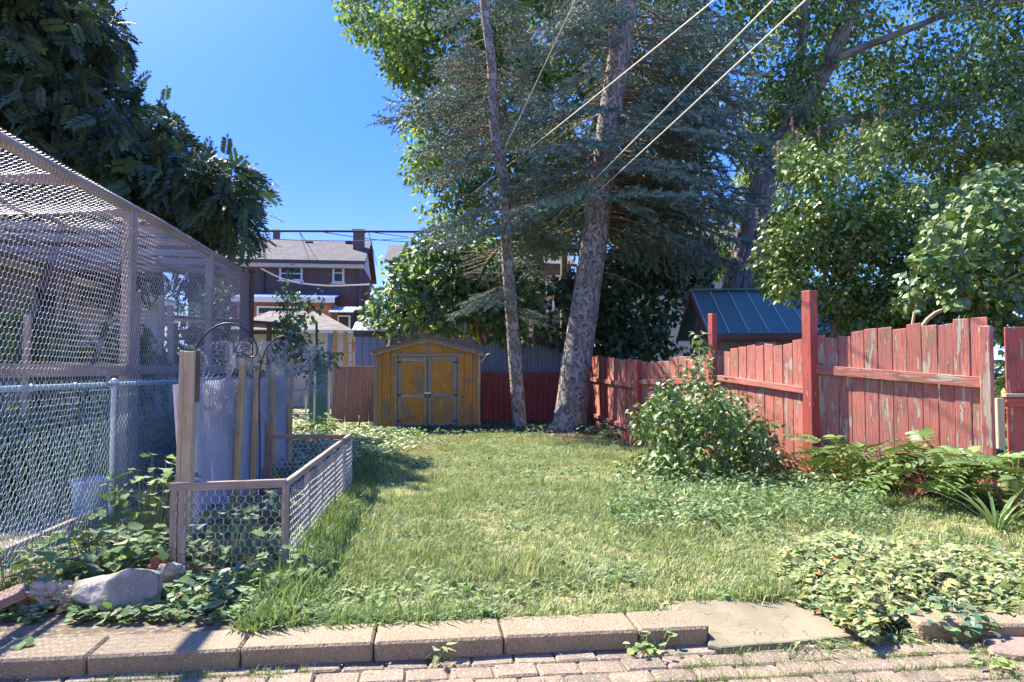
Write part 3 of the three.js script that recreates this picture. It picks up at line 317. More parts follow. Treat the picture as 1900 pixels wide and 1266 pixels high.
// stakes, tubs inside the cage
{
  setSeed(41); const st = (px, y0, dc, h, lean, label) => { const a = D(px, 690, dc); a.y = 0; const b = V(a.x + lean, h, a.z); single('garden_stake', label, 'stake', beam(a, b, 0.07, 0.04, V(1, 0, 0)), M.grey, a, 'stakes in the cage'); };
  st(293, 0, 9.3, 2.32, 0.02, 'grey garden stake, taller of the close pair inside the wire cage'); st(322, 0, 9.1, 2.2, -0.06, 'grey garden stake, leaning one of the close pair inside the wire cage'); st(45, 0, 7.4, 1.95, 0.02, 'short grey garden stake among vines inside the wire cage');
  const tub = (px, py, dc, r, h, m, label) => { const c = D(px, py, dc); c.y = 0; single('tub', label, 'tub', (() => { const g = new THREE.LatheGeometry([[0.001, 0.02], [r * 0.85, 0.0], [r, h], [r * 1.08, h], [r * 1.08, h + 0.03], [r * 0.96, h + 0.03], [r * 0.82, 0.04], [0.001, 0.04]].map(p => new THREE.Vector2(...p)), 24); g.translate(c.x, 0.003, c.z); return g; })(), m, c); };
  tub(80, 860, 7.2, 0.24, 0.42, M.tub, 'pale blue plastic tub behind the chain link fence'); tub(275, 760, 9.8, 0.22, 0.5, M.blueTub, 'dark blue bucket between the stakes inside the cage'); tub(170, 880, 6.6, 0.17, 0.3, M.tub, 'small pale bucket beside the chain link fence post');
}
// ---------------------------------------------------------------- neighbour garage left, pale clapboard
{
  const x = -7.4, z0 = -9.5, z1 = -21, t = thing('clapboard_garage', 'pale grey clapboard garage behind the wire cage', 'garage', V(x, 0, z0)), H = 3.25;
  for (let i = 0; i < 24; i++) part('clapboard', at(box(0.02, 0.146, z0 - z1 - 0.02, 0.003), x, 0.08 + i * 0.132, (z0 + z1) / 2, 0, 0, 0.09), M.siding, t);
  part('end_wall', at(box(4, H, 0.1), x - 2.02, H / 2, z0 + 0.0), M.siding, t); part('wall_core', at(box(0.1, H, z0 - z1 - 0.06), x - 0.08, H / 2, (z0 + z1) / 2 - 0.0), M.siding, t);
  part('roof', beam(V(x + 0.3, H + 0.02, (z0 + z1) / 2), V(x - 4.4, H + 1.5, (z0 + z1) / 2), z0 - z1 + 0.6, 0.09, V(0, 0, 1)), M.shingle, t); part('fascia', at(box(0.03, 0.16, z0 - z1 + 0.6), x + 0.32, H - 0.06, (z0 + z1) / 2), M.white, t);
}
// ---------------------------------------------------------------- slanted panel fence, stakes and netting
const PX = -1.86;
{
  setSeed(51); const t = thing('panel_fence', 'grey corrugated plastic panels wired onto yellow wooden stakes', 'fence', V(PX, 0, -7.5));
  const zAt = (px, x) => AX(px, 700, x).z, za = zAt(352, PX), zb = zAt(545, PX), n = 5;
  for (let i = 0; i < n; i++) { const z0 = lerp(za, zb, i / n), z1 = lerp(za, zb, (i + 1) / n), seg = 110, pos = [], idx = [], h = 1.24 + 0.02 * (i % 2);
    for (let k = 0; k <= seg; k++) { const z = lerp(z0, z1 - 0.03, k / seg), w = 0.016 * Math.sin(k / seg * Math.PI * 2 * 11); for (const y of [0.02, h]) pos.push(PX - 0.03 + w - 0.10 * (y / h) - 0.008 * (i % 2), y, z); if (k) { const a = (k - 1) * 2; idx.push(a, a + 2, a + 1, a + 1, a + 2, a + 3); } }
    const g = new THREE.BufferGeometry(); g.setAttribute('position', new THREE.Float32BufferAttribute(pos, 3)); g.setAttribute('uv', new THREE.Float32BufferAttribute(new Float32Array(pos.length / 3 * 2), 2)); g.setIndex(idx); g.computeVertexNormals(); part('panel', g, M.sheet, t); }
  part('panel_mesh', diamondNet(za - zb, 1.26, 0.07, (u, v, s) => V(PX + 0.012 - 0.10 * v / 1.25 + 0.004 * s, v, za - u), 0.003), M.galv, t, 'stuff');
  const stake = (pt, yt, pb, yb, w) => { const zt = zAt(pt, PX - 0.05), a = AX(pb, yb, PX + 0.05); a.y = 0; const b = AX(pt, yt, PX - 0.04); part('stake', beam(a, b, w, 0.05, V(0, 0, 1)), M.stake, t); };
  stake(450, 668, 436, 930, 0.075); stake(476, 690, 468, 905, 0.06); stake(505, 700, 510, 880, 0.07); stake(541, 670, 537, 860, 0.07);
  const a = G(344, 1035, 0), b = V(a.x + 0.01, 1.49, a.z); a.y = -0.02;
  const p = thing('double_post', 'thick pale wooden post of two boards at the panel end', 'post', V(a.x, 0, a.z)); part('board', beam(a, b, 0.068, 0.10, V(1, 0, 0)), M.tan, p); part('board', beam(a.clone().add(V(-0.057, 0, -0.01)), b.clone().add(V(-0.05, 0.005, -0.01)), 0.035, 0.10, V(1, 0, 0)), M.tan, p);
  part('spacer', beam(V(a.x + 0.05, 1.12, a.z - 0.03), V(a.x + 0.05, 1.5, a.z - 0.03), 0.02, 0.06, V(1, 0, 0)), M.darkWood, p);
  const hook = (P, sx, dc, px0, base, label) => { const pts = P.map(q => D(q[0], q[1], dc)); const f = D(px0, base, dc); f.y = 0; single('garden_hook', label, 'garden hook', merge([limb([f, pts[0].clone().lerp(f, 0.5), ...pts], 0.008, 0.007, 8, 0, 0.04)]), M.iron, f, 'curled black garden hooks'); };
  hook([[352, 690], [362, 650], [388, 614], [420, 600], [455, 612], [474, 636], [477, 656], [468, 664], [456, 660], [446, 651], [439, 656], [443, 662]], 1, 5.7, 352, 1000, 'curled black iron garden hook arching beside the pale double post');
  hook([[482, 690], [490, 656], [505, 634], [522, 624], [540, 630], [555, 648], [560, 662], [552, 668], [545, 660]], 1, 7.4, 482, 900, 'curled black iron garden hook arching over the netting beside the stakes');
  // bunched netting draped over the stakes
  const nf = (u, v) => { const px = lerp(365, 612, u / 4.2), py = lerp(642, 775, v / 1.05) + 34 * Math.sin(u * 1.25 + 0.3) * (v / 1.05), dc = lerp(6.0, 10.6, u / 4.2), k = n3(u * 5, v * 5, 2), q = D(px, py, dc); return q.add(V((n3(u * 5, v * 5, 7) - 0.5) * 0.34, (k - 0.5) * 0.26, (n3(u * 5, v * 5, 12) - 0.5) * 0.4)); };
  const c = D(480, 720, 8); c.y = 0.9; single('bird_netting', 'tangled pale bird netting bunched over the stakes and hooks', 'netting', hexNet(4.2, 1.05, 0.034, nf, 0.0016), M.netting, c);
}
// ---------------------------------------------------------------- low chicken wire fence
{
  setSeed(61); const fl = G(320, 1072), fr = G(528, 1068), t = thing('low_wire_fence', 'low rusty brown chicken wire fence boxing in a weedy bed', 'fence', V(fr.x, 0, fr.z)), H = 0.60;
  fl.y = fr.y = 0; const z1 = AX(648, 850, fr.x + 0.05).z, br = V(fr.x + 0.05, 0, z1), bl = V(PX + 0.15, 0, z1 + 0.3);
  const up = (p, y) => V(p.x, y, p.z); part('top_rail', beam(up(fl, H - 0.015).add(V(-0.03, 0, 0)), up(fr, H + 0.005), 0.055, 0.035), M.grey, t); part('top_rail', beam(up(fr, H), up(br, H), 0.045, 0.035), M.grey, t); part('top_rail', beam(up(br, H - 0.01), up(bl, H + 0.03), 0.045, 0.035), M.brown, t); part('bottom_rail', beam(up(fl, 0.05), up(fr, 0.02).add(V(-0.1, 0, 0)), 0.05, 0.04), M.redBrown, t);
  const post = (p, h, m = M.grey, w = 0.045) => part('post', beam(up(p, -0.03), up(p, h), w, w * 0.8, V(1, 0, 0)), m, t);
  post(fl, H - 0.03); post(fl.clone().add(V(0.06, 0, 0.02)), H - 0.03); post(fr, H); for (const k of [0.22, 0.40, 0.60, 0.8, 1]) post(fr.clone().lerp(br, k), H, M.grey, 0.035); post(bl, H + 0.2, M.brown, 0.06);
  const wall = (a, b, dn) => (u, v) => { const q = a.clone().lerp(b, u / a.distanceTo(b)); q.y = v; const n = V(b.z - a.z, 0, a.x - b.x).normalize(); return q.addScaledVector(n, dn + 0.025 * (n3(u * 2.5 + 3, v * 3, a.x) - 0.5)); };
  part('front_netting', hexNet(fl.distanceTo(fr), H - 0.02, 0.055, wall(fl, fr, -0.03), 0.0018), M.netWire, t, 'stuff'); part('side_netting', hexNet(fr.distanceTo(br), H - 0.02, 0.055, wall(fr, br, -0.03), 0.0015), M.netWire, t, 'stuff'); part('back_netting', hexNet(br.distanceTo(bl), H - 0.02, 0.055, wall(br, bl, 0.02), 0.0018), M.netWire, t, 'stuff');
}
// ---------------------------------------------------------------- red board fence
const FP = { a: V(6.03, 0, -6.88), b: V(5.02, 0, -8.59), d: V(3.75, 0, -12.0), e: V(3.86, 0, -16.9) };
FP.c = (() => { const r = rayDir(1327, 700), e = FP.b, f = FP.d.clone().sub(FP.b); const t = (e.x * r.z - e.z * r.x) / (f.z * r.x - f.x * r.z); return e.clone().addScaledVector(f, t); })();
function redPanel(label, A, B, n, hA, hB, rails, posts, mats, jag = 0.03, seedN = 1) {
  setSeed(seedN); const t = thing('red_fence', label, 'fence', V((A.x + B.x) / 2, 0, (A.z + B.z) / 2), 'red board fence along the yard'), d = B.clone().sub(A), Ln = d.length(), u = d.clone().normalize(), nrm = V(-u.z, 0, u.x); if (nrm.x > 0) nrm.negate();  // nrm points into the yard
  const yaw = Math.atan2(-u.z, u.x), w = Ln / n;
  for (let i = 0; i < n; i++) { const k = (i + 0.5) / n, h = lerp(hA, hB, k) + R(-jag, jag), bw = w - R(0.006, 0.014), g = box(bw, h, 0.022, 0.004), p = g.attributes.position, s1 = R(-0.02, 0.02), wv = R(-0.006, 0.006), sh = rnd() < 0.35 ? R(0.01, 0.03) : 0; for (let j = 0; j < p.count; j++) if (p.getY(j) > 0) { p.setY(j, p.getY(j) + s1 * p.getX(j) / bw - sh * Math.abs(p.getX(j)) / bw); p.setX(j, p.getX(j) + wv); } g.computeVertexNormals(); const c = A.clone().lerp(B, k).addScaledVector(nrm, R(-0.006, 0.004)); part('board', at(g, c.x, h / 2 - 0.02, c.z, yaw + R(-0.03, 0.03)), mats[Math.floor(rnd() * mats.length)], t); }
  for (const [ya, yb, hw, tilt] of rails) { const a = A.clone().lerp(B, 0.01).addScaledVector(nrm, 0.035), b = A.clone().lerp(B, 0.99).addScaledVector(nrm, 0.035); a.y = ya; b.y = yb; part('rail', beam(a, b, hw, 0.045), M.red[1], t); }
  for (const [k, h, w2, m, off] of posts) { const c = A.clone().lerp(B, k).addScaledVector(nrm, off ?? 0.05); part('post', at(box(w2, h, w2, 0.006), c.x, h / 2 - 0.03, c.z, yaw), m, t); }
}
const mr = M.red;
redPanel('tall red board fence panel with heavy peeling paint beside the tallest post', FP.a, FP.b, 12, 1.95, 1.80, [[1.22, 1.37, 0.115], [0.06, 0.23, 0.10]], [[0.0, 1.86, 0.105, M.red[2], 0.045]], [mr[0], mr[1], mr[2], mr[1]], 0.035, 71);
redPanel('red board fence panel between the tallest red post and the tin roofed shed', FP.b, FP.c, 11, 1.80, 1.64, [[1.08, 1.25, 0.085], [0.08, 0.2, 0.08]], [[0.0, 2.42, 0.14, M.redPost, 0.06], [1, 2.25, 0.10, M.redPost, 0.04]], [mr[0], mr[1], mr[0]], 0.03, 72);
redPanel('shaded red board fence panel half hidden behind the pointed leaf shrub', FP.c, FP.d, 9, 1.62, 1.52, [[1.2, 1.15, 0.085], [0.3, 0.3, 0.08]], [[1, 1.57, 0.12, M.redPost, 0.05]], [mr[0], mr[1]], 0.03, 73);
redPanel('long red board fence panel running back to the thick spruce trunk', FP.d.clone().lerp(FP.e, 0.01), FP.e, 27, 1.55, 1.76, [[1.08, 1.17, 0.085], [0.29, 0.35, 0.08]], [], [mr[0], mr[1], M.redPost, mr[0]], 0.03, 74);
{
  const a = D(1866, 700, 7.15), u = V(1, 0, 0.12).applyAxisAngle(V(0, 1, 0), -0.12).normalize(); a.y = 0; const b = a.clone().addScaledVector(u, 1.6);
  setSeed(75); const t = thing('red_gate', 'dark red board gate with a pale ledge beside the peeling fence end', 'gate', a), yaw = Math.atan2(-u.z, u.x);
  for (let i = 0; i < 7; i++) { const k = a.clone().addScaledVector(u, 0.11 + i * 0.225); part('board', at(box(0.215, 1.80 + R(-0.02, 0.02), 0.024, 0.012), k.x, 0.90, k.z, yaw), M.redPost, t); }
  const f = V(-u.z, 0, u.x); if (f.z < 0) f.negate(); const o = a.clone().addScaledVector(f, 0.05); part('ledge', beam(o.clone().setY(1.10).addScaledVector(u, -0.05), b.clone().addScaledVector(f, 0.06).setY(1.10), 0.035, 0.09), M.tan, t); part('rail', beam(o.clone().setY(1.03).addScaledVector(u, -0.03), b.clone().addScaledVector(f, 0.04).setY(1.03), 0.09, 0.04), M.redPost, t);
  part('latch_block', beam(o.clone().setY(0.56).addScaledVector(u, -0.09), o.clone().setY(1.07).addScaledVector(u, -0.09), 0.07, 0.05, u), M.tan, t);
}
// ---------------------------------------------------------------- ochre shed
{
  setSeed(81); const bl = AZ(692, 797, -16.0), br = AZ(892, 797, -16.0), cx = (bl.x + br.x) / 2, W = br.x - bl.x, z = -16.0, dep = 1.9, eave = 1.80, peak = 2.06, t = thing('garden_shed', 'weathered ochre wooden garden shed with double doors', 'shed', V(cx, 0, z - dep / 2));
  const x0 = cx - W / 2 + 0.02, x1 = cx + W / 2 - 0.02;
  const yTop = x => eave + (peak - eave) * (1 - Math.abs(x - cx) / (W / 2)) - 0.03;
  const panel = (a, b, yb, yt, zz, tk = 0.02) => { const s = new THREE.Shape(); const mid = a < cx && b > cx; s.moveTo(a, yb); s.lineTo(b, yb); s.lineTo(b, yt ?? yTop(b)); if (mid && yt == null) s.lineTo(cx, yTop(cx)); s.lineTo(a, yt ?? yTop(a)); s.closePath(); const g = new THREE.ExtrudeGeometry(s, { depth: tk, bevelEnabled: false }); g.translate(0, 0, zz - tk); return metreUV(g); };
  const dl = AZ(738, 700, z).x, dr = AZ(848, 700, z).x, dt = 1.66, dm = (dl + dr) / 2, px = a => AZ(a, 700, z).x;
  const left = [x0, x0 + 0.17, x0 + 0.36, dl], right = [dr, dr + 0.16, dr + 0.35, x1];
  for (const e of [left, right]) for (let i = 0; i < 3; i++) part('siding_board', panel(e[i] + 0.005, e[i + 1] - 0.005, 0.06, null, z), M.ochre, t);
  for (let i = 0; i < 4; i++) { const a = lerp(dl, dr, i / 4) + (i ? 0.004 : 0), b = lerp(dl, dr, (i + 1) / 4) - (i < 3 ? 0.004 : 0); part('siding_board', panel(a, b, dt + 0.05, null, z), M.ochre, t); }
  part('wall_backing', panel(x0, x1, 0.04, eave - 0.06, z - 0.024, 0.02), M.darkWood, t);
  for (const x of [x0 + 0.01, x1 - 0.01]) part('side_wall', at(box(0.03, eave - 0.08, dep - 0.05), x, (eave - 0.06) / 2 + 0.03, z - dep / 2 - 0.03), M.ochre, t);
  part('rear_wall', panel(x0, x1, 0.04, null, z - dep), M.ochre, t);
  for (const s of [-1, 1]) {
    const a = s < 0 ? dl : dm, b = s < 0 ? dm : dr, d = part('door', at(box(b - a - 0.014, dt - 0.10, 0.018, 0.003), (a + b) / 2, (dt + 0.10) / 2, z + 0.012), M.ochre, t), tw = 0.085, zz = z + 0.031;
    for (const x of [a + 0.007 + tw / 2, b - 0.007 - tw / 2]) part('door_stile', at(box(tw, dt - 0.10, 0.018), x, (dt + 0.10) / 2, zz), M.trim, d);
    for (const y of [0.10 + tw / 2, 0.80, dt - tw / 2]) part('door_rail', at(box(b - a - 0.014 - 2 * tw, tw, 0.017), (a + b) / 2, y, zz), M.trim, d);
    for (const [x, sx] of [[a + 0.007 + tw, 1], [b - 0.007 - tw, -1]]) for (const [y, sy] of [[dt - tw, -1], [0.80 - tw / 2, -1]]) { const h = new THREE.Shape(); h.moveTo(0, 0); h.lineTo(sx * 0.09, 0); h.lineTo(0, sy * 0.09); h.closePath(); const g = new THREE.ExtrudeGeometry(h, { depth: 0.016, bevelEnabled: false }); g.translate(x, y, zz - 0.008); part('door_corner', metreUV(g), M.trim, d); }
    for (const y of [0.22, 0.80, dt - 0.12]) part('hinge', at(box(0.09, 0.035, 0.008, 0.002), s < 0 ? a + 0.035 : b - 0.035, y, zz + 0.014), M.iron, d);
    part('door_handle', at(box(0.03, 0.11, 0.02), s < 0 ? b - 0.05 : a + 0.05, 0.80, zz + 0.019), M.iron, d);
  }
  part('latch', at(box(0.15, 0.03, 0.012), dm, 0.845, z + 0.062), M.galv, t);
  for (const x of [dl - 0.04, dr + 0.04]) part('door_frame', at(box(0.07, dt - 0.08, 0.03), x, dt / 2 + 0.04, z + 0.016), M.trim, t);
  part('lintel', at(box(dr - dl + 0.30, 0.075, 0.035), dm, dt + 0.045, z + 0.02), M.trim, t); part('gable_strip', at(box(0.07, peak - dt - 0.14, 0.022), cx, (peak + dt) / 2 + 0.012, z + 0.012), M.trim, t);
  for (const x of [x0 + 0.03, x1 - 0.03]) part('corner_trim', at(box(0.075, eave - 0.07, 0.026), x, eave / 2, z + 0.014), M.trim, t);
  part('sill', at(box(W - 0.02, 0.06, 0.10), cx, 0.03, z - 0.04), M.darkWood, t);
  for (const s of [-1, 1]) { const e = V(cx + s * (W / 2 + 0.05), eave - 0.025, 0), p = V(cx, peak + 0.03, 0), r = part('roof', beam(V(e.x, e.y, z - dep / 2), V(p.x + (s < 0 ? 0.001 : -0.001), p.y, z - dep / 2), dep + 0.24, 0.03, V(0, 0, 1)), M.shedRoof, t);
    part('barge_board', beam(V(e.x, e.y - 0.055, z + 0.075), V(p.x + s * 0.003, p.y - 0.055, z + 0.075), 0.022, 0.075, V(0, 0, 1)), M.trim, t);
    for (let i = 0; i < 9; i++) { const k = i / 9, q = V(lerp(e.x, p.x, k), lerp(e.y, p.y, k) + 0.026, z - dep / 2), q2 = V(lerp(e.x, p.x, k + 0.13), lerp(e.y, p.y, k + 0.13) + 0.020, z - dep / 2); part('shingle_course', beam(q, q2, dep + 0.27 + R(-0.03, 0.03), 0.012, V(0, 0, 1)), M.shingle, r); }
    const eb = part('soffit_block', at(box(0.14, 0.05, 0.12), cx + s * (W / 2 - 0.01), eave - 0.085, z + 0.05), M.trim, t); }
  const hk = D(899, 660, 16.0); part('hose_hook', limb([V(x1 + 0.02, 1.55, z), V(x1 + 0.07, 1.60, z), V(x1 + 0.13, 1.70, z), V(x1 + 0.22, 1.74, z)], 0.012, 0.01, 6, 0, 0.05), M.paleCable, t);
}
// planks leaning at the shed, board fence and blue locker left of it
{
  setSeed(91); const A = G(614, 757), B = AZ(692, 757, A.z - 0.4); const t = thing('board_fence', 'low brown fence of four wide tilted boards left of the shed', 'fence', A), xs = [614, 640, 666, 684, 704].map(px => AZ(px, 700, -17.4).x);
  for (let i = 0; i < 4; i++) { const b = V((xs[i] + xs[i + 1]) / 2, 0.1, -17.4), tp = V(b.x + 0.06, 1.46, -17.45); part('board', beam(b, tp, xs[i + 1] - xs[i] - 0.016, 0.025, V(1, 0, 0), 0.006), M.faded, t); }
  part('rail', at(box(xs[4] - xs[0], 0.09, 0.04), (xs[4] + xs[0]) / 2, 0.4, -17.48), M.darkWood, t);
  const l = D(688, 640, 19.5), c = thing('blue_locker', 'slate blue garden locker with a pale metal lid', 'locker', V(l.x, 0, l.z)), w = 0.80, h = 2.3;
  for (let i = 0; i < 4; i++) part('plank', at(box(w / 4 - 0.008, h, 0.03), l.x - w / 2 + (i + 0.5) * w / 4, h / 2, l.z + 0.35), M.slate, c); part('cabinet', at(box(w, h - 0.04, 0.66), l.x, h / 2, l.z), M.slate, c); part('fascia', at(box(w + 0.08, 0.16, 0.8), l.x, h + 0.06, l.z), M.gutter, c);
  const lid = part('lid', beam(V(l.x, h + 0.14, l.z + 0.46), V(l.x, h + 0.42, l.z - 0.44), w + 0.14, 0.03, V(1, 0, 0)), M.paleMetal, c); for (let i = 0; i < 5; i++) part('lid_rib', beam(V(l.x - 0.4 + i * 0.2, h + 0.165, l.z + 0.46), V(l.x - 0.4 + i * 0.2, h + 0.445, l.z - 0.44), 0.03, 0.02, V(1, 0, 0)), M.paleMetal, lid);
  const q = D(800, 0, 0.1); const pl = AZ(676, 780, -16.4); single('leaning_plank', 'dark plank leaning against the shed side', 'plank', beam(V(pl.x - 0.13, 0, -16.3), V(pl.x + 0.06, 1.0, -16.3), 0.11, 0.03, V(0, 0, 1)), M.darkWood, V(pl.x, 0, -16.3));
  // green slatted panel and thin rails
  const gp = D(590, 720, 17), gt = thing('green_panel', 'dark green fence panel standing among thin metal posts', 'fence panel', V(gp.x, 0, gp.z)); part('panel', at(box(0.42, 1.5, 0.04), gp.x, 0.75, gp.z), M.greenPanel, gt); for (const px of [568, 584, 611]) { const z = D(px, 700, 16.6); part('rail_post', rod(V(z.x, 0, z.z), V(z.x, px > 600 ? 1.5 : 1.35, z.z), 0.022), M.galv, gt); }
  // timber posts, pole and ladder beyond
  const stick = (px, y0, y1, dc, w, m, name, label, cat, lean = 0) => { const a = D(px, y1, dc), b = D(px + lean, y0, dc); a.y = 0; single(name, label, cat, beam(a, b, w, w, V(1, 0, 0)), m, a); };
  stick(622, 613, 690, 20, 0.13, M.stake, 'timber_post', 'yellow timber post left of the ladder behind the brown boards', 'post'); stick(641, 615, 690, 20.4, 0.13, M.tan, 'timber_post', 'tan timber post beside the ladder behind the brown boards', 'post'); stick(607, 618, 660, 20, 0.12, M.slate, 'blue_pole', 'thick slate blue pole tilted beside the timber posts', 'pole', 6); stick(592, 598, 640, 21, 0.06, M.iron, 'black_pipe', 'thin black pipe standing before the pale shingled roof', 'pipe', -5);
  const la = D(649, 690, 20.2), lt = thing('ladder', 'yellow ladder with an orange tip beyond the brown boards', 'ladder', V(la.x, 0, la.z)); for (const s of [-0.07, 0.07]) part('side_rail', at(box(0.03, 2.3, 0.05), la.x + s, 1.15, la.z), M.stake, lt); for (let i = 0; i < 8; i++) part('rung', at(box(0.11, 0.025, 0.025), la.x, 0.25 + i * 0.27, la.z), M.stake, lt); part('orange_tip', at(box(0.05, 0.3, 0.06), la.x + 0.1, 2.05, la.z), M.orange, lt);
}
// ---------------------------------------------------------------- back fence: dark red boards, grey blue metal sheets behind
{
  setSeed(101); const t = thing('dark_back_fence', 'maroon board fence behind the spruce trunks and the shed', 'fence', V(2.2, 0, -18)), x0 = AZ(893, 700, -18).x, x1 = 3.9; for (let i = 0; i < 17; i++) { const a = lerp(x0, x1, (i + 0.5) / 17); part('board', at(box((x1 - x0) / 17 - 0.01, 1.3 + R(-0.015, 0.015), 0.022), a, 0.65, -18 + R(-0.004, 0.004)), M.redDark, t); } part('rail', at(box(x1 - x0, 0.09, 0.04), (x0 + x1) / 2, 1.0, -18.04), M.redDark, t);
  const c = thing('metal_sheet_fence', 'grey blue corrugated metal sheet fence rising behind the maroon boards', 'fence', V(2.2, 0, -18.5)); for (let i = 0; i < 5; i++) { const a = lerp(x0 - 0.2, x1 + 1.6, i / 5), b = lerp(x0 - 0.2, x1 + 1.6, (i + 1) / 5), seg = 72, pos = [], idx = [], h = 2.02 + R(-0.02, 0.02); for (let k = 0; k <= seg; k++) { const w = 0.018 * Math.sin(k / seg * Math.PI * 2 * 9); pos.push(lerp(a, b, k / seg), 0, -18.5 + w + 0.004 * i, lerp(a, b, k / seg), h, -18.5 + w + 0.004 * i); if (k) { const q = (k - 1) * 2; idx.push(q, q + 2, q + 1, q + 1, q + 2, q + 3); } } const g = new THREE.BufferGeometry(); g.setAttribute('position', new THREE.Float32BufferAttribute(pos, 3)); g.setAttribute('uv', new THREE.Float32BufferAttribute(new Float32Array(pos.length / 3 * 2), 2)); g.setIndex(idx); g.computeVertexNormals(); part('metal_sheet', g, M.corrug, c); }
}
// ---------------------------------------------------------------- tin roofed shed beyond the red fence
{
  setSeed(111); const dc = 16.2, rl = D(1281, 541, dc), el = D(1338, 622, dc - 1.2), u = V(1, 0, 0.16).normalize(), w = V(-u.z, 0, u.x), t = thing('tin_roof_shed', 'brown board shed with a teal standing seam metal roof', 'shed', V(rl.x, 0, rl.z));
  if (w.z < 0) w.negate(); const half = 1.35, rh = rl.y, eh = el.y, Ln = 6.2, P = (k, s, y) => V(rl.x, 0, rl.z).addScaledVector(u, k).addScaledVector(w, s).setY(y);
  for (const s of [1, -1]) { const r = part('roof', (() => { const a = P(Ln / 2, 0, rh), b = P(Ln / 2, s * (half + 0.28), eh); return beam(b, a, Ln, 0.03, u); })(), M.tealRoof, t); if (s > 0) { const nS = 15; for (let i = 0; i <= nS; i++) { const k = lerp(0.03, Ln - 0.03, i / nS); part('roof_seam', beam(P(k, s * (half + 0.28), eh + 0.03), P(k, 0.0, rh + 0.03), 0.02, 0.035, u), M.tealSeam, r); } } }
  part('ridge_cap', beam(P(-0.03, 0, rh + 0.035), P(Ln + 0.03, 0, rh + 0.035), 0.04, 0.22), M.tealRoof, t); part('fascia', beam(P(0, half + 0.29, eh - 0.07), P(Ln, half + 0.29, eh - 0.07), 0.12, 0.025), M.redBrown, t);
  for (const s of [1, -1]) part('barge_board', beam(P(0.0, s * (half + 0.27), eh - 0.06), P(0.0, s * 0.01, rh - 0.06), 0.03, 0.12, u), M.redBrown, t);
  for (let i = 0; i < 13; i++) { const s0 = lerp(-half, half, i / 13), s1 = lerp(-half, half, (i + 1) / 13), sm_ = (s0 + s1) / 2, h = lerp(rh, eh, Math.abs(sm_) / (half + 0.28)) - 0.1; part('gable_board', beam(P(0.28 + R(-0.005, 0.005), sm_, 0), P(0.28, sm_, h), s1 - s0 - 0.012, 0.025, w), i % 3 ? M.brown : M.grey, t); }
  for (let i = 0; i < 24; i++) { const k0 = 0.3 + i * 0.23; part('wall_board', beam(P(k0 + 0.115, half - 0.005, 0), P(k0 + 0.115, half - 0.005, eh + 0.0), 0.22, 0.025, u), M.grey, t); }
  const f = part('window', beam(P(1.28, half + 0.02, 1.45), P(1.28, half + 0.02, 1.95), 0.42, 0.03, u), M.white, t); part('window_pane', beam(P(1.28, half + 0.04, 1.51), P(1.28, half + 0.04, 1.89), 0.32, 0.012, u), M.room, f);
}
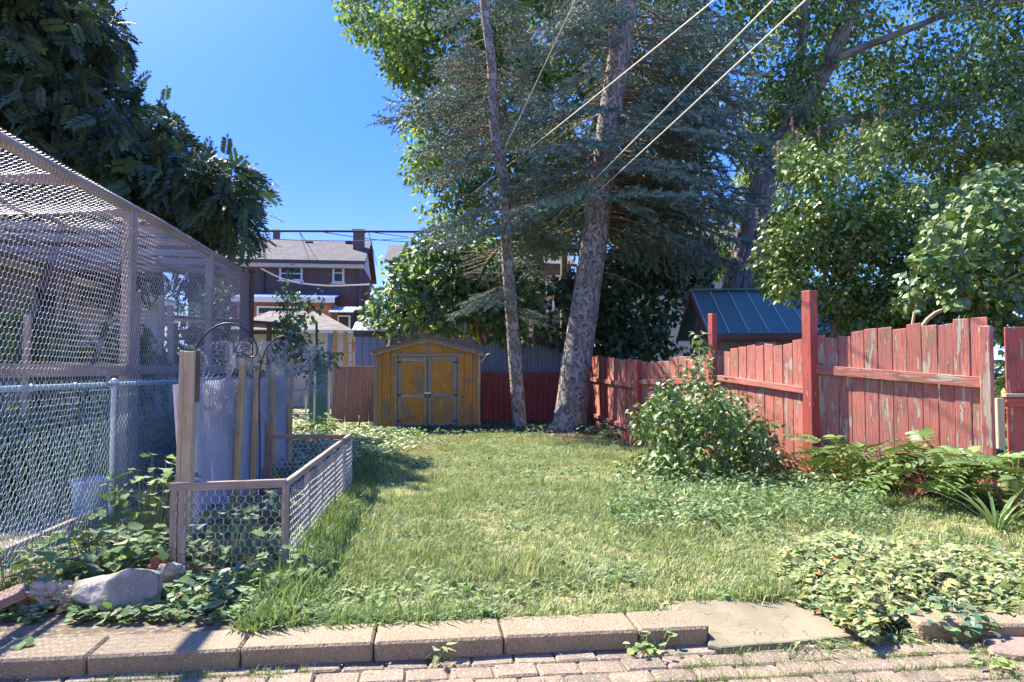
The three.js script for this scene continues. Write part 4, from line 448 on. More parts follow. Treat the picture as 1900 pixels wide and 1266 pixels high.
// ---------------------------------------------------------------- houses
function win(t, x, y, w, h, z, label) { const f = part('window', at(box(w, h, 0.10), x, y, z + 0.01), M.white, t), n = 2; for (let i = 0; i < n; i++) { const ph = (h - 0.24) / 2; part('window_pane', at(box(w - 0.22, ph, 0.02), x, y + (i - 0.5) * (ph + 0.06), z + 0.075), M.glassDark, f); } part('sill', at(box(w + 0.14, 0.07, 0.16), x, y - h / 2 - 0.03, z + 0.06), M.white, f); }
M.glassDark = std([0.05, 0.065, 0.075], 0.08, { metalness: 0.0 });
{
  const z = -38, X = px => AZ(px, 500, z).x, Y = (px, py) => AZ(px, py, z).y, x0 = X(350), x1 = X(668), eave = Y(560, 487), t = thing('brick_house', 'two storey brown brick house with a grey shingle roof', 'house', V((x0 + x1) / 2, 0, z)), dep = 8;
  part('wall', at(box(x1 - x0, eave, dep, 0), (x0 + x1) / 2, eave / 2, z - dep / 2), M.brick, t);
  const rz = -42, ridge = AZ(560, 447, rz).y, r = part('roof', beam(V((x0 + x1) / 2, eave - 0.02, z + 0.45), V((x0 + x1) / 2, ridge, rz), x1 - x0 + 0.6, 0.14, V(1, 0, 0)), M.shingle, t); part('roof', beam(V((x0 + x1) / 2, eave - 0.02, z - 8.4), V((x0 + x1) / 2, ridge, rz), x1 - x0 + 0.6, 0.14, V(1, 0, 0)), M.shingle, t);
  part('gutter', at(box(x1 - x0 + 0.6, 0.16, 0.12), (x0 + x1) / 2, eave - 0.03, z + 0.56), M.gutter, t); part('fascia', at(box(x1 - x0 + 0.5, 0.2, 0.4), (x0 + x1) / 2, eave - 0.22, z + 0.28), M.cream, t);
  const gs = new THREE.Shape([new THREE.Vector2(z, eave - 0.1), new THREE.Vector2(z - dep, eave - 0.1), new THREE.Vector2(rz, ridge - 0.15)]), gg = new THREE.ExtrudeGeometry(gs, { depth: 0.2, bevelEnabled: false }); gg.rotateY(-Math.PI / 2); gg.translate(x1, 0, 0); part('gable_wall', metreUV(gg), M.cream, t);
  const ch = (px, w, h, zz, y0) => { const x = AZ(px, 440, zz).x, c = part('chimney', at(box(w, h, w), x, y0 + h / 2, zz), M.brick, t); part('chimney_cap', at(box(w + 0.12, 0.1, w + 0.12), x, y0 + h + 0.05, zz), M.concrete, c); }; ch(666, 0.6, 2.0, -40.2, ridge - 1.75); ch(513, 0.35, 0.9, rz - 0.5, ridge - 0.3);
  for (const px of [479, 574, 585, 648]) { const p = AZ(px, px === 585 ? 463 : 452, px === 585 ? -40.6 : -41.4); part('roof_vent', at(box(0.42, 0.2, 0.4), p.x, p.y, p.z), M.dark, r); }
  part('downpipe', rod(V(X(489), 0, z + 0.08), V(X(489), eave - 0.1, z + 0.08), 0.06), M.gutter, t); part('downpipe', rod(V(X(666) , 0, z + 0.08), V(X(666), eave - 0.1, z + 0.08), 0.06), M.gutter, t);
  win(t, X(628), Y(628, 507), 0.62, 1.05, z); win(t, X(540), Y(540, 508), 1.2, 0.75, z);
  const zx = -35, bx0 = AZ(440, 560, zx).x, bx1 = AZ(614, 560, zx).x, bh = AZ(560, 558, zx).y; part('rear_extension', at(box(bx1 - bx0, bh, 2.9, 0), (bx0 + bx1) / 2, bh / 2, zx - 1.5), M.orangeBrick, t); const er = part('extension_roof', beam(V((bx0 + bx1) / 2, bh + 0.1, zx + 0.25), V((bx0 + bx1) / 2, bh + 0.62, z + 0.06), bx1 - bx0 + 0.4, 0.1, V(1, 0, 0)), M.blueRoof, t); part('extension_fascia', at(box(bx1 - bx0 + 0.42, 0.26, 0.06), (bx0 + bx1) / 2, bh + 0.02, zx + 0.26), M.white, t);
  win(t, AZ(520, 585, zx).x, AZ(520, 583, zx).y, 2.2, 0.75, zx);
  const ax = AZ(635, 575, -34.6).x, ay = AZ(635, 575, -34.6).y, aw = part('awning', beam(V(ax, ay - 0.16, -34), V(ax, ay + 0.25, -36), 1.15, 0.05, V(1, 0, 0)), M.paleMetal, t); for (let i = 0; i < 6; i++) part('awning_rib', beam(V(ax - 0.5 + i * 0.2, ay - 0.13, -34), V(ax - 0.5 + i * 0.2, ay + 0.28, -36), 0.04, 0.03, V(1, 0, 0)), M.paleMetal, aw);
  part('porch_wall', at(box(1.3, 2.6, 0.1), ax, 1.7, -35.6), M.cream, t); const dr = part('door', at(box(0.62, 1.9, 0.06), AZ(638, 600, -35.5).x, ay - 1.15, -35.5), M.white, t); part('door_pane', at(box(0.46, 0.95, 0.03), AZ(638, 600, -35.5).x, ay - 0.75, -35.46), M.glassDark, dr);
}
{
  const z = -39, x0 = AZ(722, 500, z).x, x1 = AZ(1060, 500, z).x, eave = AZ(800, 490, z).y, t = thing('far_house', 'brick house with a grey roof mostly hidden behind the mulberry tree', 'house', V((x0 + x1) / 2, 0, z)); part('wall', at(box(x1 - x0, eave, 8, 0), (x0 + x1) / 2, eave / 2, z - 4), M.brick, t);
  part('roof', beam(V((x0 + x1) / 2, eave, z + 0.4), V((x0 + x1) / 2, AZ(800, 458, -43).y, -43), x1 - x0 + 0.5, 0.14, V(1, 0, 0)), M.shingle, t); part('gutter', at(box(x1 - x0 + 0.4, 0.15, 0.12), (x0 + x1) / 2, eave, z + 0.5), M.gutter, t); win(t, AZ(745, 520, z).x, 5, 0.7, 1.2, z); win(t, AZ(1015, 520, z).x, 5.3, 0.8, 1.2, z);
  const d = thing('balcony_railing', 'pale picket balcony railing seen between the spruce trunks', 'railing', V(0, 0, 0)), a = AZ(972, 548, -32), b = AZ(1045, 512, -32); d.position.set(0, 0, 0); const yb = AZ(1000, 545, -32).y, yt = AZ(1000, 512, -32).y; for (let i = 0; i < 13; i++) { const x = lerp(a.x, b.x, i / 12); part('picket', at(box(0.05, yt - yb, 0.05), x, (yt + yb) / 2, -32), M.cream, d); } part('rail', at(box(b.x - a.x + 0.1, 0.08, 0.09), (a.x + b.x) / 2, yt, -32), M.cream, d); part('deck', at(box(b.x - a.x + 0.2, 0.18, 1.6), (a.x + b.x) / 2, yb - 0.1, -32.8), M.grey, d); for (const x of [a.x, b.x]) part('deck_post', at(box(0.14, yb, 0.14), x, yb / 2, -32.2), M.grey, d);
}
{
  const z = -31, x0 = AZ(1150, 600, z).x, x1 = AZ(1470, 600, z).x, e = AZ(1300, 470, z).y, t = thing('siding_house', 'white siding house glimpsed behind the big maple trunk', 'house', V((x0 + x1) / 2, 0, z)); part('wall', at(box(x1 - x0, e, 6, 0), (x0 + x1) / 2, e / 2, z - 3), M.siding, t); for (let i = 0; i < 26; i++) part('clapboard', at(box(x1 - x0 - 0.02, 0.2, 0.02), (x0 + x1) / 2, 0.12 + i * 0.19, z + 0.012, 0, -0.08), M.siding, t);
  part('roof', beam(V((x0 + x1) / 2, e, z + 0.4), V((x0 + x1) / 2, e + 1.8, z - 3), x1 - x0 + 0.6, 0.14, V(1, 0, 0)), M.shingle, t); win(t, AZ(1300, 530, z).x, AZ(1300, 530, z).y, 1, 1.3, z);
}
{ // low garage with pale hip roof
  const z = -27, c = AZ(575, 600, z), e = AZ(575, 612, z).y, t = thing('low_garage', 'low garage with a pale shingled hip roof', 'garage', V(c.x, 0, z)), w = 3.0; part('wall', at(box(2 * w - 0.5, e, 4), c.x, e / 2, z - 2.2), M.cream, t);
  const x0 = AZ(420, 610, z).x, x1 = AZ(655, 612, z).x, pz = z - 2.2, py = AZ(590, 578, pz).y, xm0 = AZ(500, 580, pz).x, xm1 = AZ(592, 580, pz).x, g = new THREE.BufferGeometry(); const P = [x0, e, z, x1, e, z, xm1, py, pz, xm0, py, pz, x1, e, z - 4.4, x0, e, z - 4.4], F = [0, 1, 2, 0, 2, 3, 1, 4, 2, 4, 5, 3, 4, 3, 2, 5, 0, 3], q = []; F.forEach(i => q.push(P[3 * i], P[3 * i + 1], P[3 * i + 2])); g.setAttribute('position', new THREE.Float32BufferAttribute(q, 3)); g.computeVertexNormals(); const uv = []; F.forEach(i => uv.push(P[3 * i] + P[3 * i + 2] * 0.3, P[3 * i + 2] * 1.05)); g.setAttribute('uv', new THREE.Float32BufferAttribute(uv, 2)); part('roof', g, M.paleShingle, t);
  part('eave_board', at(box(x1 - x0, 0.14, 0.06), (x0 + x1) / 2, e - 0.06, z + 0.0), M.white, t);
  const p0 = D(470, 610, 22), pg = thing('carport', 'dark framed carport roof between the cage and the sapling', 'carport', V(p0.x, 0, p0.z)), pe = D(470, 605, 22).y; part('roof', at(box(3.4, 0.10, 2.4), p0.x - 0.6, pe + 0.1, p0.z, 0, 0, -0.06), M.gutter, pg); for (const dx of [-2, -0.5, 0.7]) part('post', at(box(0.13, pe, 0.13), p0.x + dx, pe / 2, p0.z + 1), M.darkWood, pg); part('beam', at(box(3.2, 0.12, 0.1), p0.x - 0.6, pe - 0.25, p0.z + 1.0), M.darkWood, pg);
}
{ // the house whose patio this is, behind the viewer; the pale wires end on it
  const z = 4.4, x0 = -3.4, x1 = 6.4, H = 6, t = thing('home_house', 'cream stucco house standing behind the patio', 'house', V((x0 + x1) / 2, 0, z)); part('wall', at(box(x1 - x0, H + 0.2, 0.3, 0), (x0 + x1) / 2, H / 2 - 0.1, z + 0.15), M.cream, t); part('side_wall', at(box(0.3, H, 6, 0), x0 + 0.15, H / 2, z + 3.3), M.cream, t); part('side_wall', at(box(0.3, H, 6, 0), x1 - 0.15, H / 2, z + 3.3), M.cream, t);
  part('roof', beam(V((x0 + x1) / 2, H, z - 0.4), V((x0 + x1) / 2, H + 2.2, z + 3.4), x1 - x0 + 0.6, 0.15, V(1, 0, 0)), M.shingle, t); for (const [x, y] of [[-1.4, 1.7], [4.4, 1.7], [-1.4, 4.4], [1.6, 4.4], [4.4, 4.4]]) { const f = part('window', at(box(1.1, 1.3, 0.08), x, y, z - 0.01), M.white, t); part('window_pane', at(box(0.9, 1.1, 0.02), x, y, z - 0.06), M.glassDark, f); } const d = part('door', at(box(0.95, 2.05, 0.08), 1.6, 0.98, z - 0.01), M.brown, t); part('door_handle', at(box(0.04, 0.12, 0.05), 1.25, 0.98, z - 0.07), M.iron, d);
}
// ---------------------------------------------------------------- pole and wires
const pole = D(1047, 690, 24); pole.y = 0;
{
  const t = thing('utility_pole', 'grey wooden utility pole behind the spruce trunks', 'utility pole', pole), top = D(1047, 352, 24).y; part('pole', cyl(pole.clone(), pole.clone().setY(top), 0.15, 12, 0.11), M.ridgeBark, t); part('crossarm', at(box(1.8, 0.1, 0.12), pole.x, top - 0.5, pole.z), M.grey, t); for (const s of [-0.7, 0, 0.7]) part('insulator', at(new THREE.CylinderGeometry(0.04, 0.06, 0.16, 10), pole.x + s, top - 0.37, pole.z), M.white, t);
  const cab = (name, label, pts, r, m, cat = 'cable') => single(name, label, cat, limb(pts, r, r, 6, 0, 0.6), m, pts[0].clone());
  const zc = pole.z; cab('overhead_cable', 'thick dark overhead cable crossing level above the roofs', [AZ(-200, 424, zc), AZ(330, 428, zc), AZ(600, 429, zc), AZ(840, 430, zc), AZ(1047, 426, zc), AZ(1200, 432, zc), AZ(1480, 462, zc), AZ(1900, 480, zc)], 0.042, M.cable);
  cab('overhead_cable', 'thin dark cable sagging just under the thick overhead cable', [AZ(200, 440, zc - 3), AZ(440, 441, zc - 3), AZ(560, 446, zc - 3), AZ(660, 447, zc - 3), AZ(780, 441, zc - 2), AZ(1047, 432, zc)], 0.014, M.cable);
  cab('service_wire', 'thin wire fanning from the thick cable past the chimney towards the pole', [AZ(600, 431, zc), AZ(680, 443, zc), AZ(760, 449, zc), AZ(1040, 452, zc)], 0.013, M.cable); cab('service_wire', 'thin wire below the thick cable right of the chimney', [AZ(690, 431, zc), AZ(760, 440, zc), AZ(1040, 446, zc)], 0.012, M.cable);
  cab('service_wire', 'thin drop wire slanting from the cable to the brick house roof', [AZ(556, 431, zc), AZ(574, 484, -38.5)], 0.012, M.cable); cab('service_wire', 'thin drop wire slanting from the cable to the brick house window', [AZ(556, 431, zc), AZ(594, 490, -37)], 0.012, M.cable); cab('service_wire', 'thin drop wire falling from the cable right of the brick chimney', [AZ(684, 431, zc), AZ(699, 492, -36)], 0.014, M.cable);
  cab('service_wire', 'pale sagging wire hanging before the brick house wall', [AZ(484, 498, -30), AZ(530, 520, -30), AZ(600, 530, -30), AZ(686, 528, -30)], 0.03, M.paleCable);
  const dw = (label, a, b, da, db, r) => { const p = D(a[0], a[1], da), q = D(b[0], b[1], db), e = q.clone().sub(p); const end = q.clone().addScaledVector(e, 0.35), mid = p.clone().lerp(end, 0.5); mid.y -= 0.05; const k = limb([p, p.clone().lerp(end, 0.25).setY(lerp(p.y, end.y, 0.25) - 0.03), mid, end], r, r, 6, 0, 0.4); single('house_wire', label, 'wire', k, M.paleCable, p, 'pale wires to the house'); };
  dw('pale overhead wire, lowest of the slanting wires on the thin spruce side', [845, 383], [1320, 0], 22, 8, 0.010); dw('pale overhead wire, first of the parallel slanting pair', [957, 476], [1430, 0], 22, 8, 0.011); dw('pale overhead wire, second of the parallel slanting pair', [960, 490], [1490, 0], 22, 8, 0.011); dw('thin pale overhead wire slanting steeply past the thin spruce', [885, 380], [1065, 0], 22, 8, 0.006);
}

// ---------------------------------------------------------------- trees
function bough(seedN) {                                  // spruce bough: along +y, one unit long, flat in xy, drooping to -z
  setSeed(seedN); const sg = [], nd = [], up = V(0, 0, 1); const P = t => V(0.03 * Math.sin(t * 5 + seedN), t, -0.16 * t * t + 0.02 * Math.sin(t * 7));
  const needles = (a, b, len) => { const d = b.clone().sub(a), l = d.length(), n = Math.max(4, Math.floor(l / 0.0085)), u = d.clone().normalize(), x = V(0, 0, 0).crossVectors(u, up).normalize(), z = V(0, 0, 0).crossVectors(x, u); for (let i = 0; i < n; i++) { const p = a.clone().addScaledVector(d, (i + rnd()) / n), th = R(0, 6.283), o = x.clone().multiplyScalar(Math.cos(th)).addScaledVector(z, Math.sin(th)), tip = p.clone().addScaledVector(o, len * 0.85).addScaledVector(u, len * 0.7), s = V(0, 0, 0).crossVectors(o, u).multiplyScalar(0.0048); nd.push(p.x - s.x, p.y - s.y, p.z - s.z, p.x + s.x, p.y + s.y, p.z + s.z, tip.x, tip.y, tip.z); } };
  for (let i = 0; i < 6; i++) sg.push([P(i / 6), P((i + 1) / 6), 2.2 - i * 0.3]);
  for (let i = 0; i < 22; i++) { const t = 0.16 + 0.84 * (i + 0.5) / 22, s = i % 2 ? 1 : -1, L2 = (0.42 * (1.05 - t) + 0.10) * R(0.8, 1.15), a = P(t), an = 0.95 + R(-0.2, 0.2), b = a.clone().add(V(s * Math.sin(an) * L2, Math.cos(an) * L2, R(-0.10, 0.02) - 0.12 * L2)); sg.push([a, b]); needles(a.clone().lerp(b, 0.12), b, 0.034); const m = Math.round(L2 * 14); for (let k = 0; k < m; k++) { const c = a.clone().lerp(b, (k + 0.8) / (m + 0.6)), q = k % 2 ? 1 : -1, bd = b.clone().sub(a).normalize(), L3 = R(0.06, 0.12), e = c.clone().addScaledVector(bd, L3 * 0.7).add(V(q * s * -bd.y * L3 * 0.8, q * s * bd.x * L3 * 0.8 * s, R(-0.04, 0.02))); needles(c, e, 0.03); } }
  needles(P(0.3), P(0.65), 0.034); needles(P(0.65), P(1), 0.034);
  const g = new THREE.BufferGeometry(); g.setAttribute('position', new THREE.Float32BufferAttribute(nd, 3)); g.computeVertexNormals(); g.setAttribute('uv', new THREE.BufferAttribute(new Float32Array(nd.length / 3 * 2), 2)); return [g, wires(sg, 0.005)];
}
const BOUGH = [1, 2, 3, 4, 5].map(bough);
function spruce(label, base, pts, r0, r1, boughs, seedN, dead) {
  setSeed(seedN); const t = thing('spruce_tree', label, 'tree', base), C = new THREE.CatmullRomCurve3([base, ...pts]);
  const flare = [limb([base.clone().setY(-0.1), ...pts], r0, r1, 18, 0.05, 0.25, 0.8)]; for (let i = 0; i < 5; i++) { const a = i * 1.257 + 0.4; flare.push(limb([V(base.x + Math.cos(a) * r0 * 0.3, r0 * 1.3, base.z + Math.sin(a) * r0 * 0.3), V(base.x + Math.cos(a) * r0 * 0.75, r0 * 0.45, base.z + Math.sin(a) * r0 * 0.75), V(base.x + Math.cos(a) * r0 * 1.5, -0.06, base.z + Math.sin(a) * r0 * 1.5)], r0 * 0.45, r0 * 0.22, 8, 0.08, 0.08)); }
  part('trunk', mergeGeometries(flare), M.bark, t);
  const dl = []; for (let i = 0; i < dead; i++) { const p = C.getPoint(R(0.25, 0.7)), a = R(0, 6.283), l = R(0.5, 1.6), d = V(Math.cos(a), R(-0.25, 0.1), Math.sin(a)); const q = p.clone().addScaledVector(d, l * 0.5).add(V(0, 0.05, 0)), e = p.clone().addScaledVector(d, l).add(V(R(-0.2, 0.2), R(-0.25, 0.1), R(-0.2, 0.2))); dl.push(limb([p, q, e], 0.016, 0.004, 5, 0, 0.3)); for (let k = 0; k < 4; k++) { const o = q.clone().lerp(e, R(0, 1)); dl.push(limb([o, o.clone().add(V(R(-0.2, 0.2), R(-0.15, 0.1), R(-0.2, 0.2))), o.clone().add(V(R(-0.4, 0.4), R(-0.3, 0.1), R(-0.4, 0.4)))], 0.006, 0.002, 4, 0, 0.3)); } } if (dl.length) part('dead_twigs', mergeGeometries(dl), M.twig, t);
  for (const [y, az, len, dip] of boughs) { let lo = 0, hi = 1; for (let k = 0; k < 20; k++) { const m = (lo + hi) / 2; C.getPoint(m).y < y ? lo = m : hi = m; } const p = C.getPoint(lo), dir = V(Math.sin(az), dip, -Math.cos(az)), k = Math.floor(rnd() * 5), m = mOrient(p, dir, V(R(-0.15, 0.15), 1, R(-0.15, 0.15)), len); const b = shared('bough', BOUGH[k][0], L.spruce[Math.floor(rnd() * 3)], t, m); const s = new THREE.Mesh(BOUGH[k][1], M.twig); s.name = 'twig'; s.castShadow = true; b.add(s); }
}
{
  setSeed(121); const ba = G(965, 800); const dcA = 15.7, Y = py => D(950, py, dcA).y; let list = []; const addRing = (n, y0, y1, l0, l1) => { for (let i = 0; i < n; i++) { const k = rnd(), az = R(0, 6.283); if (Math.abs(az - 3.14) < 0.75 && rnd() < 0.7) continue; list.push([lerp(y0, y1, k), az, lerp(l0, l1, k) * R(0.75, 1.2), R(-0.25, 0.05)]); } };
  addRing(34, Y(470), Y(-60), 1.9, 1.2); addRing(14, Y(250), Y(-120), 1.6, 1.1);
  list.push([Y(540), 4.5, 1.5, -0.25], [Y(535), 3.6, 1.2, -0.3], [Y(545), 4.9, 1.2, -0.2], [Y(530), 4.1, 1.35, -0.22], [Y(585), 1.4, 0.9, -0.1], [Y(570), 2.2, 0.9, -0.15], [Y(200), 4.7, 2.5, 0.0], [Y(190), 4.5, 2.3, 0.02], [Y(380), 4.6, 2.0, -0.2], [Y(390), 4.3, 1.9, -0.2], [Y(300), 4.6, 1.9, -0.1], [Y(250), 4.8, 1.8, -0.1]);
  spruce('slender blue spruce with a thin leaning trunk just right of the shed', V(ba.x, 0, ba.z), [D(955, 660, dcA), D(941, 470, dcA), D(935, 340, dcA), D(918, 240, dcA), D(912, 120, dcA), D(898, 0, dcA), D(890, -160, dcA)], 0.165, 0.09, list, 122, 40);
  const bb = G(1053, 803), dcB = 15.5; list = []; const Yb = py => D(950, py, dcB).y; addRing(52, Yb(420), Yb(-80), 2.6, 1.9); addRing(26, Yb(250), Yb(-260), 2.3, 1.6);
  for (const [y, az, l, dp] of [[400, 1.6, 2.4, -0.1], [380, 1.9, 2.6, -0.15], [360, 1.2, 2.8, -0.1], [330, 2.2, 2.5, -0.15], [400, 2.6, 1.6, -0.2], [340, 3.3, 1.7, -0.15], [330, 2.8, 1.9, -0.2], [300, 3.6, 1.8, -0.15], [270, 3.0, 1.9, -0.2], [250, 2.5, 2.1, -0.1], [240, 3.9, 2.0, -0.1], [280, 1.5, 2.8, -0.1], [220, 1.4, 2.8, -0.05], [420, 1.3, 2.9, -0.25], [450, 1.5, 2.6, -0.2], [390, 1.4, 3.5, -0.12], [350, 1.7, 3.7, -0.12], [310, 1.5, 3.6, -0.1], [260, 1.65, 3.7, -0.1], [200, 1.4, 3.4, -0.08], [150, 1.6, 3.5, -0.08], [100, 1.5, 3.2, -0.05], [60, 1.7, 3.2, -0.05], [430, 1.75, 3.3, -0.2], [230, 1.9, 3.4, -0.12], [330, 1.25, 3.5, -0.1], [130, 1.3, 3.4, -0.08]]) list.push([Yb(y - 30), az, l, dp]);
  spruce('big spruce with a thick flecked trunk beside the sawn stump', V(bb.x, 0, bb.z), [D(1078, 620, dcB), D(1100, 470, dcB), D(1118, 330, dcB), D(1136, 190, dcB), D(1155, 60, dcB), D(1178, -100, dcB), D(1195, -300, dcB)], 0.36, 0.2, list, 123, 36);
}
{ // stump and dark trunk behind
  const c = G(1070, 803), t = thing('tree_stump', 'sawn mossy tree stump at the foot of the thick spruce', 'stump', V(c.x, 0, c.z)), h = 0.46; part('bark', limb([V(c.x, -0.03, c.z + 0.15), V(c.x, h / 2, c.z + 0.15), V(c.x, h, c.z + 0.15)], 0.205, 0.195, 18, 0.07, 0.1), M.stump, t); const top = new THREE.CylinderGeometry(0.185, 0.19, 0.03, 20); top.translate(c.x, h - 0.008, c.z + 0.15); part('cut_face', top, M.tan, t);
  setSeed(131); const tree = (name, label, base, limbs, mat, clumps, per, leaf, size, mats, nS, droop, face, sd, group, single_ = 'leaf') => { setSeed(sd); const g = thing(name, label, 'tree', base, group); part('trunk', mergeGeometries(limbs), mat, g); const list = []; for (const [p, r] of clumps) clumpLeaves(list, p, r, Math.max(4, Math.round(per * r * r)), size, droop, face); foliage(g, leaf, mats, list, nS, single_, 'crown'); return g; };
  const twigsTo = (from, clumps, every, r) => { const nodes = from.map(f => [f, 0]), l = [], todo = clumps.filter((_, i) => i % every === 0).map(c => c[0]); const dN = todo.map(p => Math.min(...from.map(f => f.distanceTo(p)))); todo.map((p, i) => [p, dN[i]]).sort((p, q) => p[1] - q[1]).forEach(([p]) => { let best = nodes[0], bd = 1e9; for (const n of nodes) { const d = n[0].distanceTo(p) * (n[0].y > p.y + 0.3 ? 1.4 : 1) + n[1] * 0.1; if (d < bd) { bd = d; best = n; } } const len = best[0].distanceTo(p), m = best[0].clone().lerp(p, 0.5).add(V(R(-0.15, 0.15) * len, R(0, 0.2) * len, R(-0.15, 0.15) * len)), rr = r * Math.pow(0.75, best[1]); l.push(limb([best[0], m, p], rr, rr * 0.5, 5, 0, 0.6)); nodes.push([p, best[1] + 1]); }); return l; };
  // walnut, left
  { setSeed(141); const poly = [[-330, -120], [-100, -190], [60, -130], [130, -60], [205, 5], [218, 40], [270, 75], [262, 100], [215, 105], [225, 150], [300, 190], [335, 250], [380, 275], [455, 290], [478, 350], [488, 400], [478, 440], [430, 470], [420, 500], [340, 560], [200, 560], [60, 540], [-150, 560], [-330, 520]];
    const cl = clumpsIn(poly.map(p => [p[0], Math.min(p[1], p[0] > 300 ? 470 : 440)]), 10.0, 13.2, 400, 0.26, 0.65).concat(clumpsIn(poly, 13.2, 16.5, 160, 0.6, 1.1)), base = V(-6.3, 0, -12.6); const a = V(-6.2, 2.6, -12.6), b = V(-5.4, 4.0, -12.3), c = V(-6.9, 4.8, -12.6), d = V(-4.2, 4.1, -11.8), e = V(-5.9, 6.0, -12.4), f = V(-3.3, 3.9, -11.3);
    const FR = [frond(9, 0.2, 0.27, 0.3), frond(6, 0.32, 0.32, 0.35)]; const limbs = [limb([base, V(-6.35, 1.3, -12.6), a], 0.28, 0.2, 12, 0.08), limb([a, b, d, f], 0.15, 0.03, 8, 0.05), limb([a, c, V(-7.6, 6.2, -12.6)], 0.14, 0.04, 8, 0.05), limb([a, V(-6.1, 4.4, -12.5), e, V(-5.7, 7.2, -12.3)], 0.15, 0.03, 8, 0.05), ...twigsTo([a, b, c, d, e, f], cl, 3, 0.025)];
    tree('walnut_tree', 'dark broad walnut tree with feathery leaves overhanging the cage', base, limbs, M.ridgeBark, cl, 110, FR[0], 0.36, L.dark, 300, 0.6, 0.7, 142, undefined, 'leaf_frond'); }
  // maple behind the spruces
  { setSeed(151); const poly = [[598, -30], [592, 5], [612, 30], [632, 70], [650, 112], [680, 95], [705, 130], [722, 190], [742, 240], [752, 290], [730, 325], [760, 350], [772, 395], [800, 430], [860, 470], [960, 480], [1060, 470], [1180, 440], [1290, 400], [1330, 300], [1330, -140], [1050, -260], [800, -140], [690, -50]];
    const cl = clumpsIn(poly, 19.8, 23.5, 420, 0.4, 0.9), b0 = D(1000, 690, 22); b0.y = 0; const q = (x, y) => D(x, y, 22), n = [q(995, 480), q(960, 350), q(900, 250), q(820, 180), q(1010, 200), q(900, 60), q(1020, -50), q(1150, 100), q(740, 120), q(850, 350), q(1120, 300)]; const limbs = [limb([b0, q(998, 580), n[0], n[1], n[4], n[6]], 0.32, 0.06, 10, 0.05), limb([n[0], n[9], q(790, 330)], 0.1, 0.02, 6), limb([n[1], n[2], n[3], n[8]], 0.13, 0.02, 6), limb([n[4], n[5], q(780, 0)], 0.1, 0.02, 6), limb([n[1], n[10], n[7], q(1250, 20)], 0.12, 0.02, 6), ...twigsTo(n, cl, 3, 0.03)];
    tree('maple_tree', 'tall yellow green leafy tree spreading behind the spruces', b0, limbs, M.ridgeBark, cl, 330, LEAF.oval, 0.18, L.lime.concat(L.lime, L.mid), 0, 0.6, 0.6, 152); }
  // big maple on the right, leaning trunk
  { setSeed(161); const dc = 20.4, q = (x, y, d = dc) => D(x, y, d); const base = q(1352, 690); base.y = 0; const poly = [[1230, -200], [1250, 120], [1290, 260], [1400, 250], [1480, 330], [1600, 330], [1750, 330], [1960, 330], [2150, 200], [2100, -250], [1600, -330]];
    const cl = clumpsIn(poly, 19.6, 25.5, 500, 0.4, 0.85).concat(clumpsIn([[1180, 380], [1420, 330], [1420, 500], [1330, 520], [1200, 470]], 21.6, 23.5, 40, 0.3, 0.6), clumpsIn([[1680, 250], [1960, 220], [1980, 560], [1750, 560]], 21, 25, 110, 0.5, 0.9), clumpsIn([[1330, 230], [1560, 200], [1560, 300], [1380, 420]], 22.5, 24, 60, 0.4, 0.8));
    const n = [q(1400, 430), q(1420, 360), q(1480, 220), q(1545, 100), q(1600, -40), q(1660, 65), q(1780, 20), q(1560, 225), q(1720, 205), q(1880, 150), q(1490, 60), q(1300, 330)]; const limbs = [limb([base, q(1366, 560), n[0], q(1418, 330)], 0.62, 0.36, 16, 0.07), limb([q(1412, 360), q(1450, 270), n[2], n[3], n[4], q(1650, -200)], 0.34, 0.12, 12, 0.06), limb([q(1545, 110), n[5], n[6], q(1900, 0)], 0.13, 0.04, 8), limb([q(1450, 280), n[7], n[8], n[9]], 0.15, 0.05, 8), limb([q(1418, 340), q(1470, 180), n[10], q(1490, -120)], 0.20, 0.09, 10, 0.05), limb([n[0], q(1340, 370), n[11]], 0.09, 0.02, 6), ...twigsTo(n, cl, 3, 0.03)];
    tree('maple_tree', 'massive old maple with a leaning ridged trunk behind the tin roofed shed', base, limbs, M.ridgeBark, cl, 340, LEAF.oval, 0.16, L.mid.concat(L.lime), 0, 0.6, 0.6, 162); }
  // mulberry behind the shed
  { setSeed(171); const q = (x, y, d = 19) => D(x, y, d), base = q(905, 700); base.y = 0; const poly = [[655, 590], [690, 545], [715, 500], [700, 480], [735, 478], [770, 440], [800, 415], [860, 430], [930, 440], [985, 470], [1010, 520], [1000, 600], [985, 645], [900, 640], [840, 625], [780, 628], [735, 640], [690, 625]]; const cl = clumpsIn(poly, 18.0, 20.6, 230, 0.28, 0.55), n = [q(890, 620), q(850, 540), q(780, 520), q(930, 540), q(740, 580)];
    tree('mulberry_tree', 'broad leafed mulberry tree leaning over the ochre shed roof', base, [limb([base, q(905, 690), n[0], n[1], n[2]], 0.09, 0.03, 8, 0.05), limb([base.clone().add(V(0.15, 0, 0)), q(915, 650), q(895, 600), n[3]], 0.07, 0.02, 8), limb([n[1], n[4]], 0.03, 0.015, 5), ...twigsTo(n, cl, 2, 0.015)], M.redTwig, cl, 260, LEAF.heart, 0.17, L.blue.concat([L.lime[0]]), 260, 0.9, 0.75, 172); }
